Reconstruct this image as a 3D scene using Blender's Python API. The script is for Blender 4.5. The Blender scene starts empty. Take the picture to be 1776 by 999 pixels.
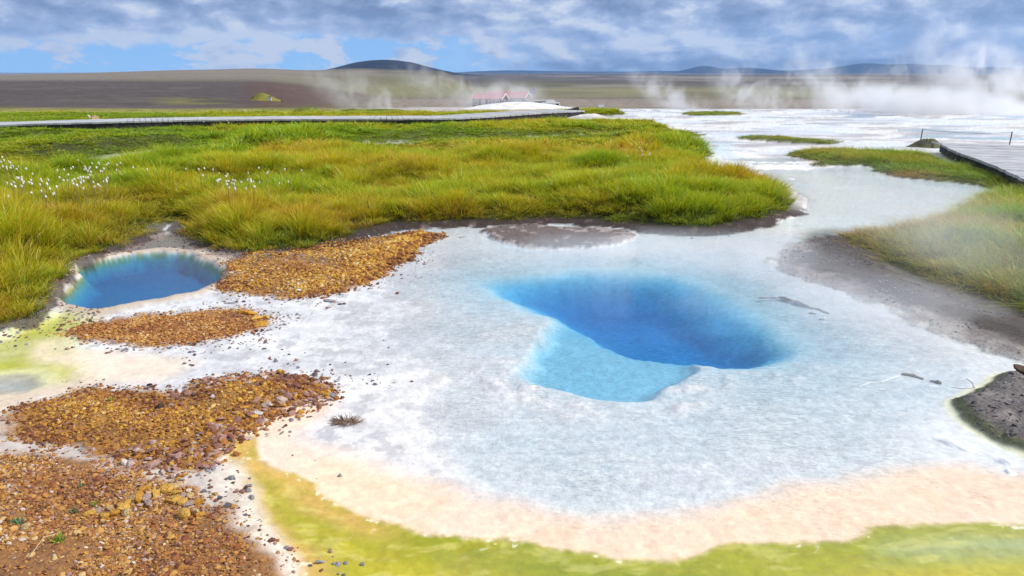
import bpy, math, random
import numpy as np
from mathutils import Vector, Matrix

random.seed(7)
RNG = np.random.default_rng(11)
R = math.radians
scene = bpy.context.scene
COL = scene.collection

# ------------------------------------------------------------------ camera
H = 1.90                       # eye height above the water, metres
LENS = 26.0
F = 1776 * LENS / 36.0
PITCH = math.atan((499.5 - 125.0) / F)
CP, SP = math.cos(PITCH), math.sin(PITCH)
cam_d = bpy.data.cameras.new('camera')
cam_d.lens = LENS
cam_d.sensor_width = 36.0
cam_d.clip_start = 0.05
cam_d.clip_end = 80000
cam = bpy.data.objects.new('camera', cam_d)
cam.location = (0, 0, H)
cam.rotation_euler = (math.pi / 2 - PITCH, 0, 0)
COL.objects.link(cam)
scene.camera = cam


def ray(px, py):
    u = (px - 888.0) / F
    v = (499.5 - py) / F
    return u, CP + v * SP, -SP + v * CP


def G(px, py, z=0.0):
    """point of the level ground seen at that place of the photograph"""
    dx, dy, dz = ray(px, py)
    t = (z - H) / dz
    return np.array([dx * t, dy * t])


def AT(px, py, y):
    dx, dy, dz = ray(px, py)
    return Vector((dx / dy * y, y, H + dz / dy * y))


def qy(py):                    # slope of sight (z-H)/y for a picture row
    _, dy, dz = ray(888, py)
    return dz / dy


# ------------------------------------------------------------------ noise
def _h(ix, iy, seed):
    n = (ix.astype(np.int64) * 374761393 + iy.astype(np.int64) * 668265263 + seed * 1442695041) & 0xFFFFFFFF
    n = ((n ^ (n >> 13)) * 1274126177) & 0xFFFFFFFF
    n = n ^ (n >> 16)
    return (n & 0xFFFF).astype(np.float64) / 32767.5 - 1.0


def vnoise(x, y, seed=0):
    ix = np.floor(x); iy = np.floor(y)
    fx = x - ix; fy = y - iy
    fx = fx * fx * fx * (fx * (fx * 6 - 15) + 10)
    fy = fy * fy * fy * (fy * (fy * 6 - 15) + 10)
    a = _h(ix, iy, seed); b = _h(ix + 1, iy, seed)
    c = _h(ix, iy + 1, seed); d = _h(ix + 1, iy + 1, seed)
    return (a + (b - a) * fx) * (1 - fy) + (c + (d - c) * fx) * fy


def fbm(x, y, seed=0, octv=4, gain=0.5):
    s = np.zeros_like(x, dtype=np.float64); a = 1.0; tot = 0
    for k in range(octv):
        s += a * vnoise(x + 17.3 * k, y - 9.1 * k, seed + k * 7)
        tot += a; a *= gain
        x = x * 2.03 * 0.8 + y * 2.03 * 0.6; y0 = y
        y = y * 2.03 * 0.8 - (x - y * 2.03 * 0.6) / 0.8 * 0.6
    return s / tot * 1.6


def ss(a, b, x):
    t = np.clip((x - a) / (b - a), 0, 1)
    return t * t * (3 - 2 * t)


def chaikin(p, n=2):
    p = np.asarray(p, float)
    for _ in range(n):
        q = np.roll(p, -1, 0)
        p = np.stack([p * .75 + q * .25, p * .25 + q * .75], 1).reshape(-1, 2)
    return p


def sdist(poly, X, Y, margin=1.2, far=9.0):
    """signed distance (negative inside) to a polygon in ground metres"""
    shp = X.shape
    X = X.ravel(); Y = Y.ravel()
    out = np.full(X.shape, far)
    lo = poly.min(0) - margin; hi = poly.max(0) + margin
    idx = np.nonzero((X > lo[0]) & (X < hi[0]) & (Y > lo[1]) & (Y < hi[1]))[0]
    if len(idx):
        x = X[idx]; y = Y[idx]
        d2 = np.full(x.shape, 1e9); ins = np.zeros(x.shape, bool)
        n = len(poly)
        for i in range(n):
            ax, ay = poly[i]; bx, by = poly[(i + 1) % n]
            ex, ey = bx - ax, by - ay
            L = ex * ex + ey * ey
            if L < 1e-12:
                continue
            t = np.clip(((x - ax) * ex + (y - ay) * ey) / L, 0, 1)
            dx = x - ax - ex * t; dy = y - ay - ey * t
            np.minimum(d2, dx * dx + dy * dy, out=d2)
            if ay != by:
                ins ^= ((ay > y) != (by > y)) & (x < (bx - ax) * (y - ay) / (by - ay) + ax)
        d = np.sqrt(d2)
        out[idx] = np.where(ins, -d, d)
    return out.reshape(shp)


def PG(pts, n=2):
    p = chaikin(pts, n)
    return np.array([G(a, b) for a, b in p])


# zones, traced on the level ground
Z_MEADOW = PG([(-900, 700), (-300, 640), (0, 578), (35, 562), (62, 525), (95, 478), (150, 447), (215, 424), (250, 412), (262, 392),
               (290, 384), (322, 398), (335, 414), (380, 432), (450, 441), (520, 436), (575, 424), (640, 404), (670, 392), (740, 390),
               (830, 386), (900, 390), (940, 382), (1030, 386), (1110, 396), (1200, 401), (1270, 393), (1340, 380), (1378, 362),
               (1362, 337), (1310, 320), (1270, 324), (1235, 313), (1202, 307), (1225, 288), (1228, 264), (1190, 254), (1110, 246),
               (1066, 241), (1020, 243), (900, 246), (760, 250), (740, 250), (740, 256), (690, 260), (615, 258), (612, 252), (700, 249), (860, 247), (1000, 240),
               (1065, 235), (1120, 238), (1180, 242), (1240, 239), (1190, 236), (1110, 232), (1150, 231), (1170, 227), (1140, 221),
               (1070, 216), (980, 215), (965, 208), (1000, 203), (1060, 203), (1090, 200), (1040, 196), (990, 196), (900, 199), (700, 203),
               (400, 203), (0, 200), (-900, 205)], 1)
Z_RBANK = PG([(1448, 412), (1490, 432), (1560, 468), (1640, 500), (1776, 548), (2200, 680), (2600, 500), (2300, 330), (1776, 322),
              (1720, 335), (1690, 348), (1650, 370), (1610, 390), (1560, 402), (1500, 406)], 1)
Z_RMID = PG([(1352, 267), (1400, 277), (1440, 288), (1512, 288), (1520, 302), (1600, 313), (1675, 318), (1730, 332), (1790, 334), (2100, 350),
             (2100, 310), (1790, 308), (1700, 296), (1640, 284), (1610, 268), (1500, 264), (1440, 261), (1400, 262)], 1)
Z_ISL1 = PG([(1272, 239), (1330, 236), (1400, 243), (1475, 251), (1420, 253), (1340, 247), (1290, 243)], 1)
Z_ISL2 = PG([(1178, 197), (1230, 195), (1290, 197), (1285, 201), (1200, 202)], 1)
Z_ISL3 = PG([(1222, 298), (1235, 295), (1245, 301), (1238, 306), (1225, 305)], 1)
Z_ISL4 = PG([(1405, 284), (1430, 283), (1440, 289), (1415, 291)], 1)
Z_G1 = PG([(370, 500), (398, 470), (412, 450), (430, 441), (500, 440), (600, 421), (700, 406), (758, 402), (768, 409), (722, 430),
           (692, 455), (662, 480), (622, 500), (545, 518), (480, 518), (420, 512)])
Z_G2 = PG([(112, 574), (160, 560), (250, 550), (330, 548), (415, 539), (440, 540), (475, 562), (440, 576), (380, 586), (320, 598),
           (250, 601), (180, 594), (130, 593)])
Z_G3 = PG([(5, 755), (30, 712), (100, 698), (130, 683), (200, 682), (280, 676), (300, 690), (325, 690), (325, 668), (450, 656), (540, 660), (580, 680), (562, 700),
           (500, 722), (440, 747), (402, 775), (370, 802), (330, 822), (280, 817), (200, 802), (120, 777), (60, 767)])
Z_G4 = PG([(-900, 790), (0, 798), (120, 803), (220, 830), (300, 850), (345, 870), (385, 900), (425, 940), (485, 999), (540, 1120), (540, 1400), (-900, 1400)])
Z_TRAIL = PG([(-500, 740), (0, 730), (60, 765), (200, 800), (330, 818), (420, 800), (440, 860), (500, 960), (560, 1120), (560, 1400), (-500, 1400)])
Z_TAN = PG([(-500, 680), (0, 690), (90, 670), (160, 655), (180, 670), (120, 690), (40, 705), (0, 770), (-500, 780)])
Z_GREEN = PG([(400, 800), (405, 775), (425, 763), (442, 778), (436, 805), (470, 818), (520, 840), (560, 872), (600, 888), (650, 905), (700, 924), (800, 935),
              (900, 942), (1000, 960), (1100, 973), (1200, 966), (1300, 951), (1500, 937), (1525, 918), (1600, 916), (1776, 908), (2300, 900),
              (2500, 1500), (600, 1500), (560, 1050), (525, 999), (480, 960), (445, 915), (425, 880), (408, 845)])
Z_GREENR = PG([(1500, 945), (1530, 920), (1776, 910), (2300, 905), (2300, 975), (1776, 978), (1600, 975), (1530, 975)])
Z_PEACH = PG([(425, 765), (460, 735), (520, 706), (585, 700), (520, 745), (500, 775), (590, 795), (690, 835), (740, 850), (850, 876), (960, 892), (1050, 902), (1150, 899), (1250, 882),
              (1350, 866), (1450, 842), (1520, 822), (1650, 812), (1776, 835), (2300, 860), (2400, 1300), (500, 1300), (430, 900)])
Z_SHELF = PG([(560, 610), (600, 545), (660, 490), (760, 440), (900, 428), (1050, 440), (1200, 425), (1330, 440), (1400, 480), (1480, 520), (1600, 580), (1700, 630),
              (1640, 700), (1560, 770), (1400, 845), (1250, 872), (1100, 892), (980, 885), (860, 850), (760, 800), (715, 745), (720, 690), (790, 650), (700, 640), (600, 650)])
Z_DEEP = PG([(812, 484), (860, 520), (930, 550), (1000, 580), (1060, 606), (1130, 619), (1200, 631), (1280, 641), (1350, 634), (1402, 622), (1415, 600),
             (1362, 560), (1310, 520), (1250, 488), (1180, 470), (1090, 460), (990, 462), (890, 472)])
Z_MID = PG([(900, 655), (915, 605), (935, 565), (990, 540), (1080, 560), (1160, 590), (1225, 600), (1215, 632), (1190, 652), (1155, 675), (1122, 695), (1080, 691), (1000, 680), (940, 668)])
Z_POND = PG([(103, 508), (110, 524), (140, 534), (180, 542), (212, 532), (260, 521), (335, 508), (378, 492), (393, 475), (385, 460), (350, 446),
             (310, 438), (262, 436), (205, 445), (155, 458), (130, 468), (150, 475), (120, 492)])
Z_POND2 = PG([(-300, 650), (0, 650), (60, 644), (78, 652), (70, 675), (40, 688), (0, 690), (-300, 700)])
Z_POOLET = PG([(620, 254), (700, 251), (742, 251), (740, 256), (690, 260), (615, 258)])
Z_LGREEN = PG([(-500, 600), (0, 605), (60, 562), (120, 545), (150, 552), (165, 562), (105, 585), (115, 610), (150, 655), (110, 670), (80, 650), (60, 642), (0, 650), (-500, 670)])
Z_LPEACH = PG([(62, 600), (90, 592), (110, 622), (200, 615), (350, 628), (280, 668), (150, 662), (115, 635), (75, 625)])
Z_CRUST = PG([(830, 398), (900, 392), (1000, 398), (1080, 400), (1110, 402), (1090, 418), (1040, 430), (960, 433), (890, 427), (850, 415)])
Z_RSOIL = PG([(1470, 405), (1400, 415), (1350, 445), (1335, 462), (1400, 486), (1470, 505), (1530, 530), (1600, 566), (1700, 600), (1776, 625), (2300, 800), (2500, 600),
              (1776, 560), (1640, 510), (1560, 475)])
Z_MUD = PG([(1642, 702), (1658, 684), (1720, 664), (1776, 645), (2200, 620), (2500, 900), (2000, 900), (1776, 787), (1700, 750), (1660, 728)])
Z_CHAN = PG([(1260, 250), (1330, 275), (1420, 300), (1520, 300), (1640, 325), (1685, 345), (1600, 385), (1500, 400), (1400, 410), (1300, 400), (1390, 370), (1430, 340), (1390, 310), (1250, 270)])
Z_BLUECH = PG([(1160, 250), (1240, 245), (1300, 262), (1330, 282), (1300, 290), (1250, 300), (1200, 310), (1235, 285), (1235, 262)])
Z_PATH = PG([(-400, 330), (0, 318), (80, 302), (180, 282), (300, 268), (310, 272), (230, 282), (120, 302), (0, 325), (-400, 350)])
Z_BARE1 = PG([(190, 217), (290, 212), (330, 214), (240, 226), (190, 228), (160, 224)])
FARWHITE0 = PG([(1050, 193), (1776, 193), (2600, 193), (2600, 205), (2000, 300), (1776, 300), (1600, 262), (1475, 255), (1270, 240), (1150, 225), (1050, 200)])


CRX = np.array([-3000, -200, 0, 200, 350, 500, 620, 700, 790, 900, 3500], float)
CRY = np.array([140, 131, 130, 124.5, 120, 117.5, 118, 120.5, 126.3, 127.2, 127.2])
PLY = np.log([38, 80, 200, 350, 700, 1500, 4000, 12000, 26000])
PLP = np.array([190.5, 188.3, 187, 171, 153, 140, 131, 127, 125.9])
QPL = np.array([qy(a) for a in PLP])
LFY = np.log([38, 60, 100, 200, 450])
LFP = np.array([191, 187.5, 176, 158, 140])
QLF = np.array([qy(a) for a in LFP])


def height(X, Y):
    """terrain height; X, Y arrays in metres"""
    X = np.asarray(X, float); Y = np.asarray(Y, float)
    Ys = np.maximum(Y, 0.5)
    wa = 0.035 + 0.003 * Ys
    WX = X + wa * fbm(X * 3.1, Y * 3.1, 5, 4)
    WY = Y + wa * fbm(X * 3.1, Y * 3.1, 55, 4)
    f = {}
    near = Y < 60
    def S(k, poly, m=1.2):
        f[k] = sdist(poly, WX, WY, m)
        return f[k]
    z = -0.005 + 0.004 * fbm(X * 0.9, Y * 0.9, 3, 4) + 0.002 * fbm(X * 12, Y * 12, 4, 2)
    # left flat stands a little drier, the far flat too
    z = z + 0.016 * ss(0.2, -1.6, X + 0.25 * (Y - 4.5)) * ss(8, 6.5, Y)
    z = z + (0.018 + 0.03 * fbm(X * 0.35, Y * 0.9, 8, 4)) * ss(13, 20, Y)
    sh = S('shelf', Z_SHELF)
    z = z - 0.003 * ss(0.25, -0.6, sh) - 0.004 * ss(0.03, -0.03, sh + 0.03) * ss(6.0, 4.0, Y)
    z = z + 0.004 * fbm(X * 2.2, Y * 2.2, 31, 5) * ss(0.3, -0.3, sh)
    d = S('deep', Z_DEEP)
    soft = 0.42 + .70 * ss(4.9, 6.6, Y) + 0.4 * ss(0.9, 1.9, X)
    dd = 0.25 * ss(0.03, -1, d / soft * 1.3) + 0.018 * ss(0.6, 0.0, d) * ss(4.9, 6.3, Y) + 0.02 * ss(.6, 0, d) * ss(.9, 1.9, X)
    mdd = S('mid', Z_MID)
    dm = 0.085 * ss(0.03, -0.16, mdd + .03 * fbm(X * 4, Y * 4, 33, 2)) + .005 * ss(.25, 0, mdd)
    z = z - np.maximum(dd, dm)
    # lumps along the front lip of the deep vent
    z = z + 0.018 * np.clip(fbm(X * 7, Y * 7, 77, 3), 0, 1) * ss(0.26, 0.03, np.abs(np.minimum(d, mdd) - 0.12)) * ss(5.0, 4.4, Y)
    p = S('pond', Z_POND)
    z = z - 0.18 * ss(0.02, -0.17, p) + 0.022 * ss(0.22, 0.06, p) * ss(-0.02, 0.05, p)
    p2 = S('pond2', Z_POND2)
    z = z - 0.012 * ss(0.02, -0.05, p2)
    g = S('green', Z_GREEN); z = z - 0.003 * ss(0.05, -0.2, g)
    z = z + 0.002 * fbm(X * 5, Y * 5, 91, 3) * ss(0.1, -0.1, g)
    lg = S('lgreen', Z_LGREEN); z = z - 0.006 * ss(0.05, -0.1, lg)
    pe = S('peach', Z_PEACH)
    for k, poly, hgt, w in (('g1', Z_G1, .06, .4), ('g2', Z_G2, .025, .25), ('g3', Z_G3, .040, .35), ('g4', Z_G4, .045, .5)):
        a = S(k, poly)
        z = z + hgt * ss(0.06, -w, a) * (0.75 + 0.5 * fbm(X * 2.5, Y * 2.5, 40, 3))
    t = S('trail', Z_TRAIL)
    z = z + 0.03 * ss(0.05, -0.15, t)
    tn = S('tan', Z_TAN); z = z + 0.012 * ss(0.1, -0.1, tn)
    # grass land
    m = S('meadow', Z_MEADOW, 3)
    rb = S('rbank', Z_RBANK, 3)
    rm = S('rmid', Z_RMID, 3)
    isl = np.minimum(np.minimum(S('i1', Z_ISL1), S('i2', Z_ISL2)), np.minimum(S('i3', Z_ISL3), S('i4', Z_ISL4)))
    f['isl'] = isl
    path = S('path', Z_PATH, 2.5)
    px_ = (X / Ys) * (CP + 0.29 * SP) * F + 888.0
    lowz = ss(15.8, 16.6, Y) * ss(22.5, 21, Y) * ss(520, 590, px_) * ss(1120, 960, px_)
    f['lowz'] = lowz
    gr = np.minimum(np.minimum(m, rb), np.minimum(rm, isl))
    f['grass'] = gr
    hum = 0.5 + 0.5 * np.clip(fbm(X * 0.55, Y * 0.55, 61, 3) * 1.6, -1, 1)
    f['hum'] = hum
    z = z + 0.05 * ss(0.28, 0.0, m) + 0.10 * ss(0.03, -0.5, m) + (0.20 * hum) * ss(-0.1, -1.0, m) * ss(.2, 1.6, path) * (1 - .85 * ss(19, 26, Y)) * (1 - .9 * lowz)
    z = z + 0.05 * ss(0.2, -0.3, rb) + 0.15 * hum * ss(0, -1.2, rb) + 0.06 * ss(0.1, -0.6, rm) + 0.04 * ss(0.05, -0.2, isl)
    cr = S('crust', Z_CRUST); cr = cr + .05 * fbm(X * 6, Y * 6, 18, 4); f['crust'] = cr; z = z + 0.04 * ss(0.03, -0.06, cr) * ss(-0.6, 0.1, m)
    rs = S('rsoil', Z_RSOIL, 2); z = z + 0.025 * ss(0.05, -0.2, rs + .06 * fbm(X * 5, Y * 5, 17, 4)) + 0.04 * ss(-0.1, -0.8, rs)
    z = z + 0.012 * fbm(X * 6, Y * 6, 15, 4) * ss(0.1, -0.1, rs)
    mu = S('mud', Z_MUD, 2); z = z + 0.07 * ss(0.03, -0.12, mu) + 0.015 * fbm(X * 7, Y * 7, 16, 4) * ss(0.1, -0.1, mu)
    pl = S('poolet', Z_POOLET); z = np.where(pl < 0.3, np.minimum(z, 0.10 * ss(0.0, 0.3, pl) - 0.03), z)
    z = z - .001 * ss(.3, -.3, S('chan', Z_CHAN, 2)); S('bluech', Z_BLUECH, 2); S('lpeach', Z_LPEACH); S('greenr', Z_GREENR, 1.5); S('bare1', Z_BARE1, 2); S('fw', FARWHITE0, 3)
    # far land: a slope falling away, a brown ridge and the plain
    sp = (X / Ys) * 1.0 * (CP + 0.29 * SP) * F + 888.0
    f['sp'] = sp
    ly = np.log(np.maximum(Ys, 38.0))
    wl = ss(700, 430, sp)
    q_pl = np.interp(ly, PLY, QPL)
    crest = np.interp(sp, CRX, CRY)
    qc = np.interp(crest, np.linspace(100, 200, 101), [qy(a) for a in np.linspace(100, 200, 101)])
    ql = np.interp(ly, LFY, QLF)
    t9 = np.clip((ly - math.log(450)) / (math.log(1100) - math.log(450)), 0, 1)
    ql = np.where(ly > math.log(450), QLF[-1] * (1 - t9 ** 0.7) + qc * t9 ** 0.7, ql)
    over = np.clip((Ys - 1100) / 900.0, 0, 30)
    ql = ql - over * 0.004
    qr = q_pl
    # middle ridge that carries the crest further right
    mid = ss(560, 700, sp) * ss(800, 720, sp)
    zf_l = H + ql * Ys
    zf_r = H + qr * Ys
    zf_l = np.maximum(zf_l, zf_r * 1.0 - 3)
    zf = zf_l * wl + zf_r * (1 - wl)
    # ridge for columns between
    bump = ss(math.log(500), math.log(1100), ly) * ss(math.log(2600), math.log(1200), ly)
    zc = H + qc * Ys
    wmid = ss(400, 640, sp) * ss(830, 760, sp)
    zf = zf + np.maximum(zc - zf, 0) * bump * wmid
    amp = np.minimum(Ys * 0.0022, 2.2)
    zf = zf + amp * fbm(X / 18.0, Y / 30.0, 71, 4) * ss(42, 80, Ys) * ss(420, 250, Ys) + np.minimum(Ys * .0012, 6) * fbm(X / 240.0, Y / 400.0, 73, 4) * ss(200, 500, Ys)
    w = ss(34, 46, Ys)
    f['wl'] = wl
    z = z * (1 - w) + zf * w
    return z, f


def c3(*a):
    return np.array(a, float)


def colour(X, Y, z, f):
    # real surface colours of the zones
    n1 = fbm(X * 1.3, Y * 1.3, 101, 5)
    n2 = fbm(X * 8, Y * 8, 102, 4)
    n3 = fbm(X * 30, Y * 30, 103, 3)
    Ys = np.maximum(Y, 0.5)
    C = np.ones(X.shape + (3,)) * c3(.70, .690, .680)
    rough = np.full(X.shape, 0.25)       # fine bump amount
    speck = np.zeros(X.shape)

    def mix(c, m):
        nonlocal C
        m = np.clip(m, 0, 1)[..., None]
        C = C * (1 - m) + c3(*c) * m
    # greyer, pinker and whiter washes in the sinter
    mix((.60, .60, .61), 0.5 * ss(-0.1, 0.7, n1))
    mix((.80, .76, .72), 0.5 * ss(0.1, 0.7, fbm(X * .8, Y * .8, 120, 3)))
    rip = fbm(X * 16 + 1.2 * n2, Y * 34, 121, 4)
    mix((.52, .53, .55), (.35 + .45 * ss(-.2, .6, rip)) * ss(0.2, -.25, f['shelf']))  # ripple and caustic light on the shelf, put into the sinter colour
    mix((.56, .555, .55), .45 * ss(.1, .8, fbm(X * 10 + n1, Y * 30 + 2 * n1, 122, 4)) * ss(-.1, .2, f['shelf']) * ss(8, 6, Ys))
    ang = np.arctan2(Y - 5.4, X - .6); rad = np.hypot(Y - 5.4, X - .6)
    st = fbm(ang * 9 + .8 * n1, rad * 1.1, 125, 5)
    mix((.58, .57, .58), .55 * ss(.0, .7, st) * ss(-.1, .15, f['shelf']) * ss(9, 7, Ys))
    mix((.80, .79, .77), .5 * ss(.1, .7, -st) * ss(-.1, .15, f['shelf']) * ss(9, 7, Ys))
    mix((.45, .45, .47), .55 * ss(.016, .0, np.abs(f['shelf'] + .01 * n2)) * ss(-.3, .5, n1) * ss(6, 5, Ys))
    left = ss(0.2, -1.2, X + 0.25 * (Y - 4.5)) * ss(8, 6.5, Y)
    mix((.40, .39, .40), 0.7 * left * ss(0.1, 0.6, n2 + n3 * .5))
    gv = np.minimum(np.minimum(f['g1'], f['g2']), np.minimum(f['g3'], f['g4']))
    speck = np.maximum(speck, ss(0.55, 0.0, gv) * 0.8)
    # far flat: bluish water films, pinkish grey rubble
    farf = ss(14, 20, Ys)
    mix((.40, .375, .385), farf * 0.9 * ss(-0.1, 0.4, fbm(X * .5, Y * 1.2, 130, 5)) )
    mix((.62, .68, .76), farf * 0.7 * ss(0.0, 0.5, fbm(X * .3 + 9, Y * .6, 131, 4)))
    mix((.84, .79, .72), ss(.25, -.3, f['chan']) * 0.95)
    mix((.55, .66, .72), ss(.3, -.4, f['bluech']) * ss(-.4, .3, fbm(X * 1.2, Y * 1.2, 132, 3)) * 0.8)
    # peach and green mats
    pm = ss(0.16, -0.06, f['peach'])
    mix((.90, .64, .45), pm * (0.85 + .25 * n1))
    mix((.80, .50, .32), pm * 0.35 * ss(0.35, .8, fbm(X * 4, Y * 2, 140, 4)))
    g = f['green'] - .035
    mix((.30, .31, .02), ss(0.012, -0.04, g + 0.01 * n3) )
    gi = ss(-0.05, -0.35, g + .1 * n1)
    mix((.60, .48, .045), gi * (0.8 + .3 * n1))
    mix((.40, .38, .02), ss(.02, -.02, g) * 0.6 * ss(0.15, .6, fbm(X * 1.1 + 3, Y * 2.2, 141, 3)))
    mix((.70, .42, .12), ss(.02, -.04, g) * ss(-.22, -.06, g) * ss(-.35, -.7, X) * .8)
    mix((.38, .44, .20), ss(.06, -.2, f['greenr']) * ss(.02, -.02, g) * .8)
    mat = ss(.02, -.03, g)
    mix((.40, .34, .03), mat * .45 * ss(.05, .7, fbm(X * 7 + n1, Y * 20 + 1.5 * n1, 142, 5)))
    mix((.72, .64, .20), mat * .35 * ss(.2, .8, -fbm(X * 7 + n1, Y * 20 + 1.5 * n1, 143, 5)))
    mix((.86, .56, .36), pm * ss(-.02, .03, g) * .35 * ss(.2, .9, fbm(X * 5 + n1, Y * 16 + 2 * n1, 144, 5)))
    mix((.48, .52, .32), ss(-.0, -.3, f['greenr'] + .08 * n1) * .75 * mat)
    mix((.80, .74, .55), ss(.0, -.02, g) * ss(.75, .85, n2 * .5 + n3 * .6 + .25 * ss(-0.08, 0.0, g)) * ss(-.14, -.02, g) * .8)
    lg = f['lgreen']
    mix((.42, .42, .03), ss(.08, -.06, lg) * (.9 + .3 * n1))
    mix((.66, .64, .26), ss(.2, .0, lg) * ss(-.12, .05, lg) * .7 + ss(.0, -.2, lg) * .5 * ss(.1, .6, n1))
    mix((.84, .68, .52), ss(.15, -.1, f['lpeach']) * .8)
    mix((.62, .60, .30), ss(.02, -.01, f['pond2']) * 0 + ss(.12, .02, f['pond2']) * ss(-.05, 0.02, f['pond2']) * .6)
    mix((.33, .31, .24), ss(.01, -.05, f['pond2']) * (.8 + .2 * n2))
    # sandy trail, tan flat
    tr = ss(.06, -.08, f['trail'])
    mix((.50, .42, .36), tr * .85)
    mix((.66, .52, .38), ss(.15, -.15, f['tan']) * .9)
    edge = ss(-.28, -.02, f['trail']) * tr * ss(-2.2, -1.5, X)
    mix((.74, .66, .55), edge * .9 * ss(-.5, .4, n2 + .3))
    speck = np.maximum(speck, edge * 1.0)
    # gravel beds (stones lie on top)
    for k, c in (('g1', (.40, .19, .06)), ('g2', (.36, .15, .05)), ('g3', (.42, .20, .05)), ('g4', (.36, .17, .06))):
        a = ss(.06, -.07, f[k] + .05 * n2)
        mix(c, a)
        mix((.18, .08, .04), a * .5 * ss(0, .6, n2))
        rough = rough + a * 1.4
    mix((.09, .055, .045), ss(.40, .05, f['meadow']) * ss(.02, -.05, f['g1']) * ss(5, 6, Ys) * .9)
    # pond rim, crust, bottoms
    p = f['pond']
    mix((.20, .14, .115), ss(1.25, .9, p) * ss(.10, .22, p + .05 * n2) * ss(7.2, 7.6, Y) * .9)
    mix((.48, .37, .26), ss(.26, .08, p + .06 * n1) * ss(-.02, .03, p) * .85)
    mix((.30, .25, .04), ss(.0, -.03, p) * ss(-.25, -.03, p))
    mix((.30, .46, .56), ss(-.01, -.10, p) * .95)
    d = f['deep']
    mix((.60, .66, .68), ss(.1, -.1, np.minimum(d, f['mid'])))
    mix((.25, .58, .72), ss(-.02, -.3, d))
    mix((.78, .74, .50), ss(.03, 0, f['mud']) * 0 + ss(.07, .02, f['mud']) * ss(-.03, .02, f['mud']))
    # dark soil round the grass
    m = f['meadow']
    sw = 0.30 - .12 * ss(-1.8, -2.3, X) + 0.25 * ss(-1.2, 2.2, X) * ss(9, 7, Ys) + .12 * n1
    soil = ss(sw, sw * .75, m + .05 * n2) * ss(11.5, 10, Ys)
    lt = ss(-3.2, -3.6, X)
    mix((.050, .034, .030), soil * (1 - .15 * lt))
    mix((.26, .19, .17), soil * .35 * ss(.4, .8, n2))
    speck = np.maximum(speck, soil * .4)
    mix((.36, .29, .26), ss(.03, -.03, f['crust']) * .95)
    mix((.10, .07, .06), ss(.03, -.03, f['crust']) * .8 * ss(-.1, .4, n2 + n1 * .4 + .6 * ss(-.2, .0, -f['crust'] - .15)))
    mix((.75, .73, .70), ss(.06, .02, f['crust']) * ss(-.02, .02, f['crust']) * ss(.1, .3, m))
    rs = f['rsoil']
    rs = rs + .07 * n2 + .05 * n1
    mix((.30, .255, .235), ss(.06, -.12, rs) * .95)
    mix((.46, .40, .36), ss(.05, -.06, rs) * ss(-.3, -.05, rs) * .8 * ss(-.5, .4, n2))
    mix((.075, .058, .048), ss(-.10, -.34, rs - .1 * n1) * .92)
    mix((.50, .46, .36), ss(.10, .02, rs) * ss(-.08, .0, rs) * .5)
    mix((.36, .33, .30), ss(.45, .15, m) * ss(10.5, 11.5, Ys) * ss(16, 14, Ys) * (.5 + .5 * ss(-.3, .3, n2)))
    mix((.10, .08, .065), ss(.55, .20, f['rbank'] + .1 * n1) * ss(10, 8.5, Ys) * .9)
    mu = f['mud']
    mix((.19, .165, .155), ss(.0, -.06, mu))
    mix((.34, .28, .26), ss(.0, -.06, mu) * ss(.1, .6, n2) * .7)
    mix((.16, .17, .05), ss(.02, -.02, mu) * ss(-.10, -.03, mu) * .8)
    rough = rough + farf * .5 + 2.0 * ss(.0, -.06, mu) + 2.2 * ss(.05, -.06, rs) + .8 * soil + 1.2 * ss(.03, -.03, f['crust'])
    # under the grass
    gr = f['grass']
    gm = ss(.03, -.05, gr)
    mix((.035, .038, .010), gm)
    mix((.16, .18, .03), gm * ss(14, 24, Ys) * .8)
    mix((.36, .38, .26), ss(.15, -.1, f['path']) * (gm) * .9)
    mix((.34, .22, .18), ss(.3, -.4, f['bare1']) * .9)
    mix((.60, .62, .55), ss(.12, .0, f['poolet']) * ss(18, 20, Ys))
    rough = rough + gm * .8 + .28 * ss(.3, -.2, f['shelf']) * ss(-.0, .15, f['deep'])
    mix((.26, .245, .045), ss(28.5, 30, Ys + 1.0 * n1) * ss(760, 640, f['sp']))
    mix((.46, .40, .36), ss(30, 31.5, Ys) * ss(620, 760, f['sp']) * ss(1060, 980, f['sp']))
    # behind the plateau
    w = ss(36, 44, Ys - 3 * n1)
    sp = f['sp']; wl = f['wl']
    ld = np.log(Ys)
    b1 = fbm(X / 14, Y / 30, 150, 5)
    b2 = fbm(X / 160, Y / 260, 151, 5)
    b3 = fbm(X / 900, Y / 1500, 152, 5)
    C2 = np.ones_like(C) * c3(.085, .070, .058)
    def mix2(c, m):
        nonlocal C2
        m = np.clip(m, 0, 1)[..., None]
        C2 = C2 * (1 - m) + c3(*c) * m
    mix2((.085, .075, .06), ss(-.2, .5, b2) * .8)
    mix2((.23, .19, .14), ss(.1, .6, -b2) * .7)
    mix2((.15, .145, .05), ss(0.15, .5, b3 + .4 * b2) * ss(math.log(4500), math.log(2500), ld) * .4)
    mix2((.05, .045, .04), ss(math.log(1800), math.log(4000), ld) * ss(-.4, .4, b3) * .8)
    mix2((.21, .165, .125), ss(math.log(700), math.log(260), ld) * (1 - wl) * .75)
    mix2((.07, .055, .05), (1 - wl) * ss(.0, .5, fbm(X / 60, Y / 110, 158, 4)) * ss(150, 400, Ys) * .6)
    rt = 1 - wl  # tan and olive ground; its sunlit bands are painted into the colour
    mix2((.22, .20, .095), rt * ss(math.log(330), math.log(420), ld) * ss(math.log(900), math.log(650), ld) * (.45 + .5 * ss(-.3, .4, b2)))
    mix2((.30, .25, .19), rt * ss(math.log(90), math.log(130), ld) * ss(math.log(380), math.log(300), ld) * .6)
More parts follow.
